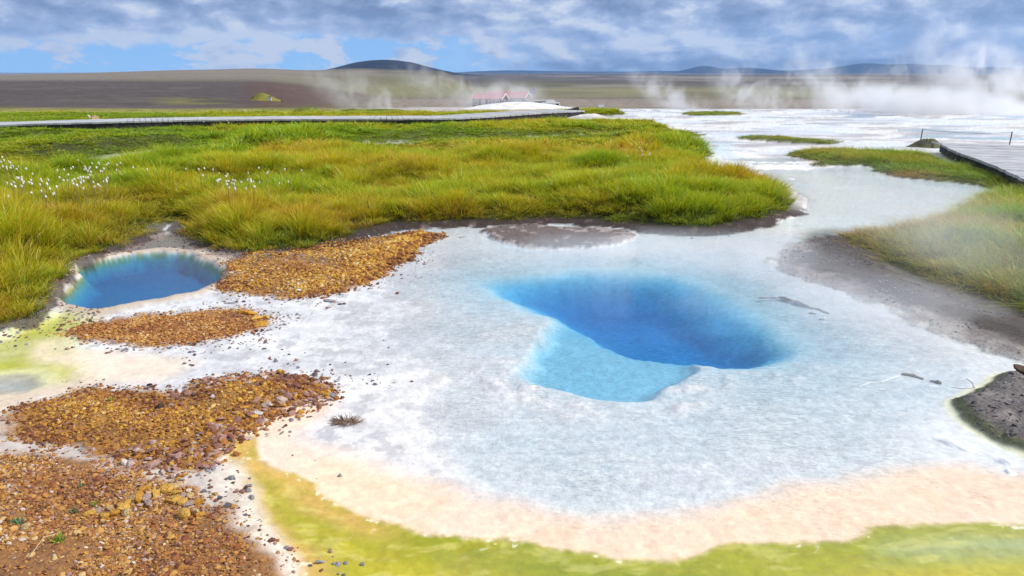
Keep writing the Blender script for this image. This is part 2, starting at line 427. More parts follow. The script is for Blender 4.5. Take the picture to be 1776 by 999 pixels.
    mix2((.30, .26, .20), ss(.25, .5, b3 - .3 * b2) * ss(math.log(700), math.log(900), ld) * ss(math.log(6000), math.log(3000), ld) * .6)
    # grass strip behind the boardwalk, then the dark brown slope
    strip = ss(70, 56, Ys + 9 * b1 - 8 * ss(300, 900, sp)) * ss(1000, 800, sp)
    nearhill = wl * ss(56, 66, Ys + 6 * b1) * ss(520, 380, Ys + 60 * b2 - 160 * ss(300, 0, sp))
    mix2((.085, .066, .056), nearhill)
    mix2((.13, .105, .09), nearhill * ss(0, .6, b1) * .6)
    mix2((.12, .045, .03), nearhill * ss(380, 480, sp) * .6)
    mix2((.22, .18, .14), wl * ss(400, 520, Ys) * .85)
    mix2((.25, .20, .15), wl * ss(520, 700, Ys) * ss(1400, 1000, Ys) * ss(100, 400, sp) * ss(-.2, .3, b2) * .7)  # lighter crest: sunlight on the ridge put into its tan
    mix2((.15, .14, .035), wl * ss(95, 80, np.abs(Ys - 95) * 3 + 60 * 1) * 0)
    mound_y = ss(30, 10, np.abs(Ys - 98)) * ss(230, 330, sp) * ss(660, 540, sp)
    mix2((.19, .17, .04), mound_y * ss(-.2, .4, b1 + .2) * .9)
    mix2((.24, .23, .035), strip * .95)
    mix2((.34, .22, .15), strip * ss(.25, .6, fbm(X / 5, Y / 9, 155, 4)) * .8)
    # pale ground in front of the cabins and on the sinter rim
    pale = ss(900, 1050, sp) * ss(75, 45, Ys)
    mix2((.62, .60, .60), pale)
    pale2 = ss(600, 760, sp) * ss(1050, 930, sp) * ss(34, 40, Ys) * ss(110, 80, Ys)
    mix2((.58, .52, .48), pale2 * .9)
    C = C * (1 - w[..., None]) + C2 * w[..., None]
    rough = rough * (1 - w) + 1.0 * w
    C = C * (1 + 0.10 * n3 * (1 - w))[..., None]
    far = w
    return np.clip(C, 0.01, .92), rough, speck * (1 - w), far


# ------------------------------------------------------------------ helpers
def tag(o, label=None, cat=None, group=None, kind=None):
    if label: o['label'] = label
    if cat: o['category'] = cat
    if group: o['group'] = group
    if kind: o['kind'] = kind
    return o


def mesh_np(name, V, Fq, mats=None, smooth=True):
    me = bpy.data.meshes.new(name)
    V = np.ascontiguousarray(V, dtype=np.float32)
    Fq = np.ascontiguousarray(Fq, dtype=np.int32)
    k = Fq.shape[1]
    me.vertices.add(len(V)); me.vertices.foreach_set('co', V.ravel())
    me.loops.add(Fq.size); me.loops.foreach_set('vertex_index', Fq.ravel())
    me.polygons.add(len(Fq))
    me.polygons.foreach_set('loop_start', np.arange(0, Fq.size, k, dtype=np.int32))
    me.update(calc_edges=True)
    me.polygons.foreach_set('use_smooth', np.full(len(Fq), smooth))
    for m in (mats or []):
        me.materials.append(m)
    return me


class MB:
    """collects shapes into one mesh object"""
    def __init__(self):
        self.v = []; self.f = []; self.m = []

    def add(self, vs, fs, mi=0):
        b = len(self.v)
        self.v += [tuple(v) for v in vs]
        for q in fs:
            self.f.append([b + i for i in q]); self.m.append(mi)
        return self

    def box(self, lo, hi, mi=0, M=None):
        x0, y0, z0 = lo; x1, y1, z1 = hi
        vs = [Vector(p) for p in ((x0, y0, z0), (x1, y0, z0), (x1, y1, z0), (x0, y1, z0), (x0, y0, z1), (x1, y0, z1), (x1, y1, z1), (x0, y1, z1))]
        if M is not None: vs = [M @ v for v in vs]
        return self.add(vs, [(3, 2, 1, 0), (4, 5, 6, 7), (0, 1, 5, 4), (1, 2, 6, 5), (2, 3, 7, 6), (3, 0, 4, 7)], mi)

    def tube(self, pts, rad, n=8, mi=0, cap=True):
        pts = [Vector(p) for p in pts]
        rs = rad if isinstance(rad, (list, tuple)) else [rad] * len(pts)
        vs = []
        up = Vector((0.13, 0.21, 1)).normalized()
        for i, p in enumerate(pts):
            t = (pts[min(i + 1, len(pts) - 1)] - pts[max(i - 1, 0)]).normalized()
            u = up if abs(t.dot(up)) < .95 else Vector((1, 0, 0))
            a = t.cross(u).normalized(); b = t.cross(a)
            for k in range(n):
                w = 2 * math.pi * k / n
                vs.append(p + (a * math.cos(w) + b * math.sin(w)) * rs[i])
        fs = []
        for i in range(len(pts) - 1):
            for k in range(n):
                k2 = (k + 1) % n
                fs.append((i * n + k, (i + 1) * n + k, (i + 1) * n + k2, i * n + k2))
        if cap:
            fs.append(tuple(range(n))); fs.append(tuple(reversed([(len(pts) - 1) * n + k for k in range(n)])))
        return self.add(vs, fs, mi)

    def build(self, name, mats, parent=None, smooth=False, loc=None):
        me = bpy.data.meshes.new(name)
        me.from_pydata(self.v, [], self.f)
        for m in (mats if isinstance(mats, (list, tuple)) else [mats]):
            me.materials.append(m)
        me.polygons.foreach_set('material_index', self.m)
        me.polygons.foreach_set('use_smooth', [smooth] * len(self.f))
        import bmesh
        bm = bmesh.new(); bm.from_mesh(me); bmesh.ops.recalc_face_normals(bm, faces=bm.faces); bm.to_mesh(me); bm.free()
        me.update()
        o = bpy.data.objects.new(name, me)
        COL.objects.link(o)
        if parent: o.parent = parent
        if loc: o.location = loc
        return o


def empty(name, loc, rz=0.0):
    o = bpy.data.objects.new(name, None)
    o.empty_display_size = .1
    o.location = loc
    o.rotation_euler = (0, 0, rz)
    COL.objects.link(o)
    return o


def hz(x, y):
    z, _ = height(np.array([float(x)]), np.array([float(y)]))
    return float(z[0])


# ------------------------------------------------------------------ materials
class NT:
    def __init__(self, tree):
        self.t = tree; tree.nodes.clear()

    def n(self, typ, **kw):
        nd = self.t.nodes.new(typ)
        for k, v in kw.items():
            if k.startswith('_'):
                setattr(nd, k[1:], v)
            else:
                s = nd.inputs[int(k[1:])] if k[0] == 'i' and k[1:].isdigit() else nd.inputs[k.replace('__', ' ')]
                if isinstance(v, bpy.types.NodeSocket):
                    self.t.links.new(v, s)
                else:
                    s.default_value = v
        return nd

    def link(self, a, b): self.t.links.new(a, b)

    def math(self, op, a, b=None, c=None, clamp=False):
        nd = self.t.nodes.new('ShaderNodeMath'); nd.operation = op; nd.use_clamp = clamp
        for i, v in enumerate((a, b, c)):
            if v is None: continue
            if isinstance(v, bpy.types.NodeSocket): self.t.links.new(v, nd.inputs[i])
            else: nd.inputs[i].default_value = v
        return nd.outputs[0]

    def vmath(self, op, a, b=None, s=None):
        nd = self.t.nodes.new('ShaderNodeVectorMath'); nd.operation = op
        for i, v in enumerate((a, b)):
            if v is None: continue
            if isinstance(v, bpy.types.NodeSocket): self.t.links.new(v, nd.inputs[i])
            else: nd.inputs[i].default_value = v
        if s is not None:
            if isinstance(s, bpy.types.NodeSocket): self.t.links.new(s, nd.inputs['Scale'])
            else: nd.inputs['Scale'].default_value = s
        return nd

    def mix(self, fac, a, b, blend='MIX'):
        nd = self.t.nodes.new('ShaderNodeMix'); nd.data_type = 'RGBA'; nd.blend_type = blend; nd.clamp_factor = True
        for s, v in ((nd.inputs[0], fac), (nd.inputs[6], a), (nd.inputs[7], b)):
            if isinstance(v, bpy.types.NodeSocket): self.t.links.new(v, s)
            else: s.default_value = v if not isinstance(v, tuple) or len(v) == 4 else (*v, 1)
        return nd.outputs[2]

    def ss(self, x, a, b, o0=0.0, o1=1.0):
        nd = self.t.nodes.new('ShaderNodeMapRange'); nd.interpolation_type = 'SMOOTHSTEP'
        self.t.links.new(x, nd.inputs[0])
        for i, v in ((1, a), (2, b), (3, o0), (4, o1)):
            if isinstance(v, bpy.types.NodeSocket): self.t.links.new(v, nd.inputs[i])
            else: nd.inputs[i].default_value = v
        return nd.outputs[0]

    def noise(self, vec, scale, detail=4, rough=.55, dist=0.0, dim='3D'):
        nd = self.t.nodes.new('ShaderNodeTexNoise'); nd.noise_dimensions = dim
        self.t.links.new(vec, nd.inputs['Vector'])
        nd.inputs['Scale'].default_value = scale; nd.inputs['Detail'].default_value = detail
        nd.inputs['Roughness'].default_value = rough; nd.inputs['Distortion'].default_value = dist
        return nd.outputs[0]


def new_mat(name):
    m = bpy.data.materials.new(name); m.use_nodes = True
    return m, NT(m.node_tree)


def mat_ground():
    m, t = new_mat('ground')
    out = t.n('ShaderNodeOutputMaterial')
    pos = t.n('ShaderNodeNewGeometry').outputs['Position']
    col = t.n('ShaderNodeAttribute', _attribute_name='Col').outputs['Color']
    det = t.n('ShaderNodeSeparateColor', i0=t.n('ShaderNodeAttribute', _attribute_name='det').outputs['Color'])
    rough, speck, far = det.outputs[0], det.outputs[1], det.outputs[2]
    n1 = t.noise(pos, 38, 6, .65)
    n2 = t.noise(pos, 9, 5, .6)
    nf = t.noise(pos, .35, 7, .7)
    near = t.math('SUBTRACT', 1.0, far)
    rc = t.math('MINIMUM', rough, 1.0)
    v = t.math('MULTIPLY_ADD', t.ss(n1, .3, .7, -.18, .14), rc, 1.0)
    v2 = t.math('MULTIPLY_ADD', t.ss(n2, .3, .7, -.09, .08), rc, 1.0)
    vf = t.ss(nf, .3, .7, .62, 1.38)
    mul = t.math('ADD', t.math('MULTIPLY', t.math('MULTIPLY', v, v2), near), t.math('MULTIPLY', vf, far))
    c = t.vmath('SCALE', col, None, mul).outputs[0]
    # dark flecks where debris lies on the sinter
    sn = t.noise(pos, 70, 3, .75)
    thr = t.math('MULTIPLY_ADD', speck, -.16, .74)
    fl = t.ss(sn, thr, t.math('ADD', thr, .05))
    fl = t.math('MULTIPLY', fl, t.ss(speck, .02, .2))
    c = t.mix(t.math('MULTIPLY', fl, .8), c, (.12, .10, .10))
    # bump
    hsum = t.math('ADD', t.math('MULTIPLY', n1, .012), t.math('MULTIPLY', n2, .02))
    b = t.n('ShaderNodeBump', Strength=1.0)
    b.inputs['Distance'].default_value = 1.0
    hb = t.math('MULTIPLY', hsum, t.math('MULTIPLY', rough, near))
    hb = t.math('ADD', hb, t.math('MULTIPLY', t.math('MULTIPLY', nf, .9), far))
    t.link(hb, b.inputs['Height'])
    bs = t.n('ShaderNodeBsdfPrincipled', Roughness=.75)
    bs.inputs['Specular IOR Level'].default_value = .25
    t.link(c, bs.inputs['Base Color']); t.link(b.outputs[0], bs.inputs['Normal'])
    t.link(bs.outputs[0], out.inputs[0])
    return m


def mat_water(name, absorb, dens, rip=1.0, scat=0.0):
    m, t = new_mat(name)
    out = t.n('ShaderNodeOutputMaterial')
    pos = t.n('ShaderNodeNewGeometry').outputs['Position']
    sep = t.n('ShaderNodeMapping', i0=pos); sep.inputs['Scale'].default_value = (1.0, 1.9, 1.0); sep.inputs['Rotation'].default_value = (0, 0, .25)
    a = t.noise(sep.outputs[0], 24, 3, .55, .4)
    b = t.noise(sep.outputs[0], 60, 2, .5, .2)
    env = t.ss(t.noise(pos, .9, 2, .5), .3, .7, .35, 1.0)
    h = t.math('MULTIPLY', t.math('ADD', t.math('MULTIPLY', a, .0022 * rip), t.math('MULTIPLY', b, .0008 * rip)), env)
    bp = t.n('ShaderNodeBump', Strength=1.0); bp.inputs['Distance'].default_value = 1.0
    t.link(h, bp.inputs['Height'])
    fr = t.n('ShaderNodeFresnel', IOR=1.33); t.link(bp.outputs[0], fr.inputs['Normal'])
    gl = t.n('ShaderNodeBsdfGlossy', Roughness=.025); t.link(bp.outputs[0], gl.inputs['Normal'])
    tr = t.n('ShaderNodeBsdfTransparent')
    bf = t.n('ShaderNodeNewGeometry').outputs['Backfacing']
    ff = t.math('MULTIPLY', fr.outputs[0], t.math('SUBTRACT', 1.0, bf))
    mx = t.n('ShaderNodeMixShader'); t.link(ff, mx.inputs[0]); t.link(tr.outputs[0], mx.inputs[1]); t.link(gl.outputs[0], mx.inputs[2])
    t.link(mx.outputs[0], out.inputs['Surface'])
    va = t.n('ShaderNodeVolumeAbsorption', Density=dens); va.inputs['Color'].default_value = (*absorb, 1)
    if scat > 0:
        vs = t.n('ShaderNodeVolumeScatter', Density=scat); vs.inputs['Color'].default_value = (.55, .85, 1, 1)
        ad = t.n('ShaderNodeAddShader'); t.link(va.outputs[0], ad.inputs[0]); t.link(vs.outputs[0], ad.inputs[1])
        t.link(ad.outputs[0], out.inputs['Volume'])
    else:
        t.link(va.outputs[0], out.inputs['Volume'])
    return m


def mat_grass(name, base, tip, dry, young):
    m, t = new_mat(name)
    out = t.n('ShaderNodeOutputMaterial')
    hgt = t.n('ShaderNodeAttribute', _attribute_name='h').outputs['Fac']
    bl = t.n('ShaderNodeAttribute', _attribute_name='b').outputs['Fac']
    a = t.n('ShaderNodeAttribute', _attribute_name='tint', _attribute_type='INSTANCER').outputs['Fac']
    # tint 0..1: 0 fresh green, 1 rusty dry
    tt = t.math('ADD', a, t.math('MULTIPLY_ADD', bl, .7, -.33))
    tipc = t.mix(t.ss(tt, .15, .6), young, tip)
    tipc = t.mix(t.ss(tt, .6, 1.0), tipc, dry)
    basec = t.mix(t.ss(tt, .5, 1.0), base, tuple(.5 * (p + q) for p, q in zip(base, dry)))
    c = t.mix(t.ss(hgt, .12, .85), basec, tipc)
    d = t.n('ShaderNodeBsdfDiffuse'); t.link(c, d.inputs[0])
    tl = t.n('ShaderNodeBsdfTranslucent'); t.link(t.mix(1.0, c, (1.0, 1.0, .55), 'MULTIPLY'), tl.inputs[0])
    mx = t.n('ShaderNodeMixShader', i0=.42); t.link(d.outputs[0], mx.inputs[1]); t.link(tl.outputs[0], mx.inputs[2])
    g = t.n('ShaderNodeBsdfGlossy', Roughness=.45)
    m2 = t.n('ShaderNodeMixShader', i0=.04); t.link(mx.outputs[0], m2.inputs[1]); t.link(g.outputs[0], m2.inputs[2])
    t.link(m2.outputs[0], out.inputs[0])
    return m


def mat_stone(name, cols, inst=True, rough=.8):
    m, t = new_mat(name)
    out = t.n('ShaderNodeOutputMaterial')
    pos = t.n('ShaderNodeNewGeometry').outputs['Position']
    if inst:
        a = t.n('ShaderNodeAttribute', _attribute_name='tint', _attribute_type='INSTANCER').outputs['Fac']
    else:
        a = t.n('ShaderNodeObjectInfo').outputs['Random']
    nn = t.noise(pos, 55, 4, .6)
    a2 = t.math('MULTIPLY_ADD', nn, .35, t.math('SUBTRACT', a, .17))
    r = t.n('ShaderNodeValToRGB'); t.link(a2, r.inputs[0])
    el = r.color_ramp.elements
    while len(el) < len(cols): el.new(.5)
    for i, (p, c) in enumerate(cols):
        el[i].position = p; el[i].color = (*c, 1)
    bp = t.n('ShaderNodeBump', Strength=.6); bp.inputs['Distance'].default_value = .01
    t.link(t.noise(pos, 120, 5, .65), bp.inputs['Height'])
    bs = t.n('ShaderNodeBsdfPrincipled', Roughness=rough)
    bs.inputs['Specular IOR Level'].default_value = .3
    t.link(r.outputs[0], bs.inputs['Base Color']); t.link(bp.outputs[0], bs.inputs['Normal'])
    t.link(bs.outputs[0], out.inputs[0])
    return m


def mat_plain(name, c, rough=.7, var=.25, scale=6.0, stretch=(1, 1, 1), bump=.0, spec=.3, transl=0):
    m, t = new_mat(name)
    out = t.n('ShaderNodeOutputMaterial')
    tc = t.n('ShaderNodeTexCoord').outputs['Object']
    mp = t.n('ShaderNodeMapping', i0=tc); mp.inputs['Scale'].default_value = stretch
    nn = t.noise(mp.outputs[0], scale, 6, .65)
    k = t.ss(nn, .25, .75, 1 - var, 1 + var)
    cc = t.vmath('SCALE', (*c,), None, k).outputs[0]
    bs = t.n('ShaderNodeBsdfPrincipled', Roughness=rough)
    bs.inputs['Specular IOR Level'].default_value = spec
    t.link(cc, bs.inputs['Base Color'])
    if bump:
        bp = t.n('ShaderNodeBump', Strength=.7); bp.inputs['Distance'].default_value = bump
        t.link(nn, bp.inputs['Height']); t.link(bp.outputs[0], bs.inputs['Normal'])
    t.link(bs.outputs[0], out.inputs[0])
    return m


M_GROUND = mat_ground()

# ------------------------------------------------------------------ ground sheet
def build_ground():
    rows = []
    for py in np.arange(1500, 198, -2.0):
        rows.append(float(G(888, py)[1]))
    y = rows[-1]
    while y < 70: y *= 1.012; rows.append(y)
    while y < 30000: y *= 1.03; rows.append(y)
    ys = np.array([-60.0, 0.4] + rows)
    s = np.concatenate([np.linspace(-2.6, -1.0, 25)[:-1], np.arange(-1.0, 1.0001, .00165), np.linspace(1.0, 2.6, 25)[1:]])
    Yg, Sg = np.meshgrid(ys, s, indexing='ij')
    Xg = Sg * np.maximum(Yg, .4)
    Xg[0] = s * 30; Xg[1] = s * 2.0
    Zg, f = height(Xg, Yg)
    Zg[0] = -.1
    C, rough, speck, far = colour(Xg, Yg, Zg, f)
    V = np.stack([Xg, Yg, Zg], -1).reshape(-1, 3)
    nr, nc = Yg.shape
    i = np.arange(nr * nc).reshape(nr, nc)
    Fq = np.stack([i[:-1, :-1], i[:-1, 1:], i[1:, 1:], i[1:, :-1]], -1).reshape(-1, 4)
    me = mesh_np('ground', V, Fq, [M_GROUND])
    a = me.color_attributes.new('Col', 'FLOAT_COLOR', 'POINT')
    c4 = np.ones((nr * nc, 4), np.float32); c4[:, :3] = C.reshape(-1, 3)
    a.data.foreach_set('color', c4.ravel())
    a = me.color_attributes.new('det', 'FLOAT_COLOR', 'POINT')
    d4 = np.ones((nr * nc, 4), np.float32)
    d4[:, 0] = rough.ravel() ; d4[:, 1] = speck.ravel(); d4[:, 2] = far.ravel()
    a.data.foreach_set('color', d4.ravel())
    o = bpy.data.objects.new('ground', me); COL.objects.link(o)
    tag(o, 'white sinter flats, gravel beds and open plain running to the horizon', 'ground', kind='structure')
    return o


build_ground()

# ------------------------------------------------------------------ water
M_POOL = mat_water('pool_water', (0.28, .75, .905), 4.3, 4.2)
M_POND = mat_water('pond_water', (0.0, .73, .88), 6.0, 1.6)


def slab(name, x0, x1, y0, y1, mat, label):
    mb = MB(); mb.box((x0, y0, -1.6), (x1, y1, 0.0))
    o = mb.build(name, mat)
    tag(o, label, 'water', kind='structure')
    return o


slab('spring_water', -1.9, 34, -2.0, 37, M_POOL, 'clear blue hot spring water over white sinter')
slab('pond_water', -22, -1.905, -2.0, 30.0, M_POND, 'dark blue pond and wet mats beside the meadow')

# ------------------------------------------------------------------ scatter through geometry nodes
def proto_collection(name, objs):
    c = bpy.data.collections.new(name)
    for o in objs: c.objects.link(o)
    return c


def scatter(name, P, rot, scl, tint, coll, label, cat):
    n = len(P)
    me = bpy.data.meshes.new(name)
    me.vertices.add(n); me.vertices.foreach_set('co', np.asarray(P, np.float32).ravel())
    for nm, typ, arr in (('rot', 'FLOAT_VECTOR', rot), ('scl', 'FLOAT_VECTOR', scl), ('tint', 'FLOAT', tint)):
        a = me.attributes.new(nm, typ, 'POINT')
        a.data.foreach_set('vector' if 'VECTOR' in typ else 'value', np.asarray(arr, np.float32).ravel())
    o = bpy.data.objects.new(name, me); COL.objects.link(o)
    ng = bpy.data.node_groups.new(name, 'GeometryNodeTree')
    ng.interface.new_socket('Geometry', in_out='INPUT', socket_type='NodeSocketGeometry')
    ng.interface.new_socket('Geometry', in_out='OUTPUT', socket_type='NodeSocketGeometry')
    N = ng.nodes; L = ng.links
    gi = N.new('NodeGroupInput'); go = N.new('NodeGroupOutput')
    iop = N.new('GeometryNodeInstanceOnPoints')
    ci = N.new('GeometryNodeCollectionInfo'); ci.inputs['Collection'].default_value = coll
    ci.inputs['Separate Children'].default_value = True; ci.inputs['Reset Children'].default_value = True
    def na(nm, dt):
        q = N.new('GeometryNodeInputNamedAttribute'); q.data_type = dt; q.inputs['Name'].default_value = nm
        return q.outputs['Attribute']
    L.new(gi.outputs[0], iop.inputs['Points'])
    L.new(ci.outputs[0], iop.inputs['Instance'])
    iop.inputs['Pick Instance'].default_value = True
    e2r = N.new('FunctionNodeEulerToRotation')
    L.new(na('rot', 'FLOAT_VECTOR'), e2r.inputs[0]); L.new(e2r.outputs[0], iop.inputs['Rotation'])
    L.new(na('scl', 'FLOAT_VECTOR'), iop.inputs['Scale'])
    rv = N.new('FunctionNodeRandomValue'); rv.data_type = 'INT'
    rv.inputs[4].default_value = 0; rv.inputs[5].default_value = max(0, len(coll.objects) - 1)
    L.new(rv.outputs[2], iop.inputs['Instance Index'])
    L.new(iop.outputs[0], go.inputs[0])
    md = o.modifiers.new('scatter', 'NODES'); md.node_group = ng
    tag(o, label, cat, kind='stuff')
    return o


# grass tufts
def tuft(name, n, width, spread, lean, mat, seed):
    rnd = random.Random(seed)
    V = []; Fs = []; hh = []; bb = []
    for i in range(n):
        a = rnd.uniform(0, 2 * math.pi); r = spread * math.sqrt(rnd.random())
        bx, by = r * math.cos(a), r * math.sin(a)
        L = rnd.uniform(.55, 1.0) * (1 - .25 * r / spread)
        ln = lean * (0.25 + r / spread) * rnd.uniform(.3, 1.3)
        da = a + rnd.uniform(-.9, .9)
        dx, dy = math.cos(da), math.sin(da)
        fa = rnd.uniform(0, math.pi); wx, wy = math.cos(fa), math.sin(fa)
        segs = 4; b0 = len(V); bv = rnd.random()
        for k in range(segs + 1):
            t = k / segs
            bend = ln * t * t
            px = bx + dx * bend * L; py = by + dy * bend * L
            pz = L * (t - .35 * ln * t * t * t)
            w = width * (1 - t) ** .7 * .5 * rnd.uniform(.85, 1.15)
            if k < segs:
                V += [(px - wx * w, py - wy * w, pz), (px + wx * w, py + wy * w, pz)]; hh += [t, t]; bb += [bv, bv]
            else:
                V.append((px, py, pz)); hh.append(1.0); bb.append(bv)
        for k in range(segs - 1):
            q = b0 + 2 * k
            Fs.append((q, q + 1, q + 3, q + 2))
        q = b0 + 2 * (segs - 1)
        Fs.append((q, q + 1, q + 2))
    me = bpy.data.meshes.new(name); me.from_pydata(V, [], Fs); me.materials.append(mat)
    a = me.attributes.new('h', 'FLOAT', 'POINT'); a.data.foreach_set('value', hh)
    a = me.attributes.new('b', 'FLOAT', 'POINT'); a.data.foreach_set('value', bb)
    me.update()
    return bpy.data.objects.new(name, me)


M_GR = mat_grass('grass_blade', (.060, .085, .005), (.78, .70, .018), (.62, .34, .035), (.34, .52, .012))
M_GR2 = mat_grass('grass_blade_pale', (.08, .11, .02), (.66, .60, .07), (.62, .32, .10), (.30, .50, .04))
TN = proto_collection('tufts_near', [tuft('grass_tuft', 44, .0135, .18, .45, M_GR, 100 + i) for i in range(6)])
TF = proto_collection('tufts_far', [tuft('grass_tuft', 26, .045, .35, .6, M_GR, 200 + i) for i in range(5)])
TP = proto_collection('tufts_pale', [tuft('grass_tuft', 30, .016, .25, .8, M_GR2, 300 + i) for i in range(5)])


def grass_field(name, key, bbox, dens, coll, hfun, tfun, label, wide=1.0, edge=0.03):
    x0, x1, y0, y1 = bbox
    # stratified random points, density falls with distance
    n = int((x1 - x0) * (y1 - y0) * dens)
    X = RNG.uniform(x0, x1, n); Y = RNG.uniform(y0, y1, n)
    vis = (np.abs(X) < Y * .95 + 1.2)
    X, Y = X[vis], Y[vis]
    z, f = height(X, Y)
    keep = (f[key] < -edge + (.11 if key == 'meadow' else 0) * ss(-1.9, -2.4, X))
    X, Y, z = X[keep], Y[keep], z[keep]; f = {k: v[keep] for k, v in f.items()}
    hgt, pr = hfun(X, Y, f)
    k = RNG.random(len(X)) < pr
    X, Y, z, hgt = X[k], Y[k], z[k], hgt[k]; f = {a: v[k] for a, v in f.items()}
    n = len(X)
    hgt = hgt * RNG.uniform(.75, 1.2, n)
    P = np.stack([X, Y, z - .01], 1)
    rot = np.stack([RNG.normal(0, .16, n), RNG.normal(0, .16, n), RNG.uniform(0, 6.28, n)], 1)
    w = wide * (.28 + .25 * hgt / .35) * RNG.uniform(.8, 1.2, n)
    scl = np.stack([w, w, hgt], 1)
    tint = np.clip(tfun(X, Y, f) + RNG.normal(0, .13, n), 0, 1)
    print(name, n)
    return scatter(name, P, rot, scl, tint, coll, label, 'grass')


def hf_meadow(X, Y, f):
    m = f['meadow']; hum = f['hum']
    h = .13 + .21 * ss(-.02, -.25, m) + .05 * ss(.5, 1, hum)
    clump = .5 + .5 * np.clip(1.5 * fbm(X * 1.1, Y * 1.1, 201, 3), -1, 1)
    tus = ss(-.5, .5, fbm(X * 2.4, Y * 2.4, 205, 2))
    h = h * (.60 + .40 * clump) * (.60 + .60 * tus) * (1 + .30 * ss(8.8, 7.2, Y))
    low = ss(17, 20, Y) * .5 + ss(0, 1, 0)
    px = f['sp']
    shortz = ss(13, 15.5, Y) * ss(420, 250, px)            # trampled bright strip
    shortz = np.maximum(shortz, ss(19.6, 20.4, Y) * ss(24.5, 23, Y) * ss(560, 700, px))
    h = h * (1 - .72 * shortz) * (1 - .30 * ss(18, 24, Y)) * (1 - .35 * ss(23, 27, Y))
    h = h * (1 - .8 * ss(1.9, .7, f['path']))
    h = h * (1 - .75 * f['lowz'])
    pr = 1 - ss(.45, .1, f['path']) * .97
    pr = pr * (1 - .95 * ss(.3, -.4, f['bare1']))
    pr = pr * (ss(.05, .15, f['poolet']) * 1.0)
    pr = pr * (.55 + .45 * ss(.0, -.3, m + .1))
    return np.maximum(h, .05), pr


def tf_meadow(X, Y, f):
    px = f['sp']
    t = .37 + .40 * fbm(X * .45, Y * .45, 211, 4) + .15 * fbm(X * 2, Y * 2, 212, 3)
    t = t + .22 * ss(10, 13, Y) * ss(19, 15, Y) * ss(450, 700, px)      # rusty belt
    t = t + .25 * ss(.0, -1.6, -f['meadow'] * 0 + X + 4) * 0
    shortz = ss(13, 15.5, Y) * ss(420, 250, px)
    t = t - .35 * shortz - .25 * ss(19.3, 20.2, Y) * ss(23, 22, Y)
    t = t - .18 * ss(-.9, -.1, f['meadow']) * ss(-4, -2, X) * ss(9, 8, Y)
    return t


def hf_r(X, Y, f):
    clump = .5 + .5 * np.clip(1.5 * fbm(X * 1.3, Y * 1.3, 221, 3), -1, 1)
    h = .07 + .20 * ss(-.02, -.5, f['rbank'])
    return h * (.65 + .5 * clump), np.full(X.shape, .9)


def tf_r(X, Y, f):
    return .36 + .55 * fbm(X * .8, Y * .8, 231, 4)


def hf_m(X, Y, f):
    return .05 + .10 * ss(-.02, -.5, f['rmid']) * (1 + .5 * fbm(X, Y, 241, 3)), np.full(X.shape, .95)


def hf_i(X, Y, f):
    return np.full(X.shape, .07), np.full(X.shape, .95)


lo = -13
grass_field('grass', 'meadow', (-11, 6, 4.0, 9.5), 260, TN, hf_meadow, tf_meadow, 'tall yellow-green grass on the bank above the blue spring')
grass_field('grass', 'meadow', (-16, 8, 9.5, 15.5), 150, TN, hf_meadow, tf_meadow, 'yellow and rust tinted grass in the middle of the meadow', 1.35)
grass_field('grass', 'meadow', (-34, 11, 15.5, 39), 62, TF, hf_meadow, tf_meadow, 'low green grass at the back of the meadow by the boardwalk', 1.25)
grass_field('grass', 'rbank', (3, 17, 4.0, 13.5), 170, TP, hf_r, tf_r, 'reddish green grass bank under drifting steam', 1.2)
grass_field('grass', 'rmid', (5, 22, 11, 22), 120, TP, hf_m, tf_r, 'low rusty grass strip beside the wooden platform', 1.3)
grass_field('grass', 'isl', (4, 16, 12, 40), 60, TP, hf_i, lambda X, Y, f: .35 + .3 * fbm(X, Y, 250, 3), 'thin grass islands on the white flat', 1.2, 0.0)


# stones
def rock(name, seed, mat, flat=.6, sub=1, rough=.28, link=False):
    import bmesh
    rnd = random.Random(seed)
    bm = bmesh.new()
    bmesh.ops.create_icosphere(bm, subdivisions=sub, radius=1.0)
    # cut facets: clamp against random planes for a broken, angular look
    planes = []
    for _ in range(9):
        d = Vector((rnd.gauss(0, 1), rnd.gauss(0, 1), rnd.gauss(0, 1))).normalized()
        planes.append((d, rnd.uniform(.45, .85)))
    for v in bm.verts:
        for d, k in planes:
            e = v.co.dot(d) - k
            if e > 0: v.co -= d * e
        v.co *= 1 + rnd.uniform(-rough, rough) * .35
    sx, sy = rnd.uniform(.8, 1.25), rnd.uniform(.65, 1.0)
    for v in bm.verts:
        v.co = Vector((v.co.x * sx, v.co.y * sy, v.co.z * flat))
    me = bpy.data.meshes.new(name); bm.to_mesh(me); bm.free()
    me.materials.append(mat)
    return bpy.data.objects.new(name, me)


OCH = [(0.0, (.10, .04, .025)), (.2, (.22, .085, .035)), (.42, (.38, .165, .045)), (.65, (.52, .27, .06)), (.85, (.62, .42, .16)), (1.0, (.70, .58, .42))]
OCHR = [(0.0, (.14, .045, .025)), (.25, (.28, .09, .035)), (.5, (.44, .19, .045)), (.75, (.55, .31, .08)), (1.0, (.62, .45, .25))]
YEL = [(0.0, (.15, .05, .02)), (.25, (.33, .13, .03)), (.5, (.50, .25, .035)), (.75, (.60, .36, .06)), (1.0, (.68, .54, .28))]
RED = [(0.0, (.10, .045, .035)), (.3, (.22, .09, .06)), (.6, (.36, .19, .14)), (.85, (.46, .34, .30)), (1.0, (.60, .52, .48))]
GRY = [(0.0, (.07, .065, .07)), (.4, (.16, .15, .16)), (.75, (.30, .29, .31)), (1.0, (.50, .50, .52))]
MS = {k: mat_stone('gravel_' + k, c) for k, c in (('ochre', OCH), ('rust', OCHR), ('yellow', YEL), ('red', RED), ('grey', GRY))}
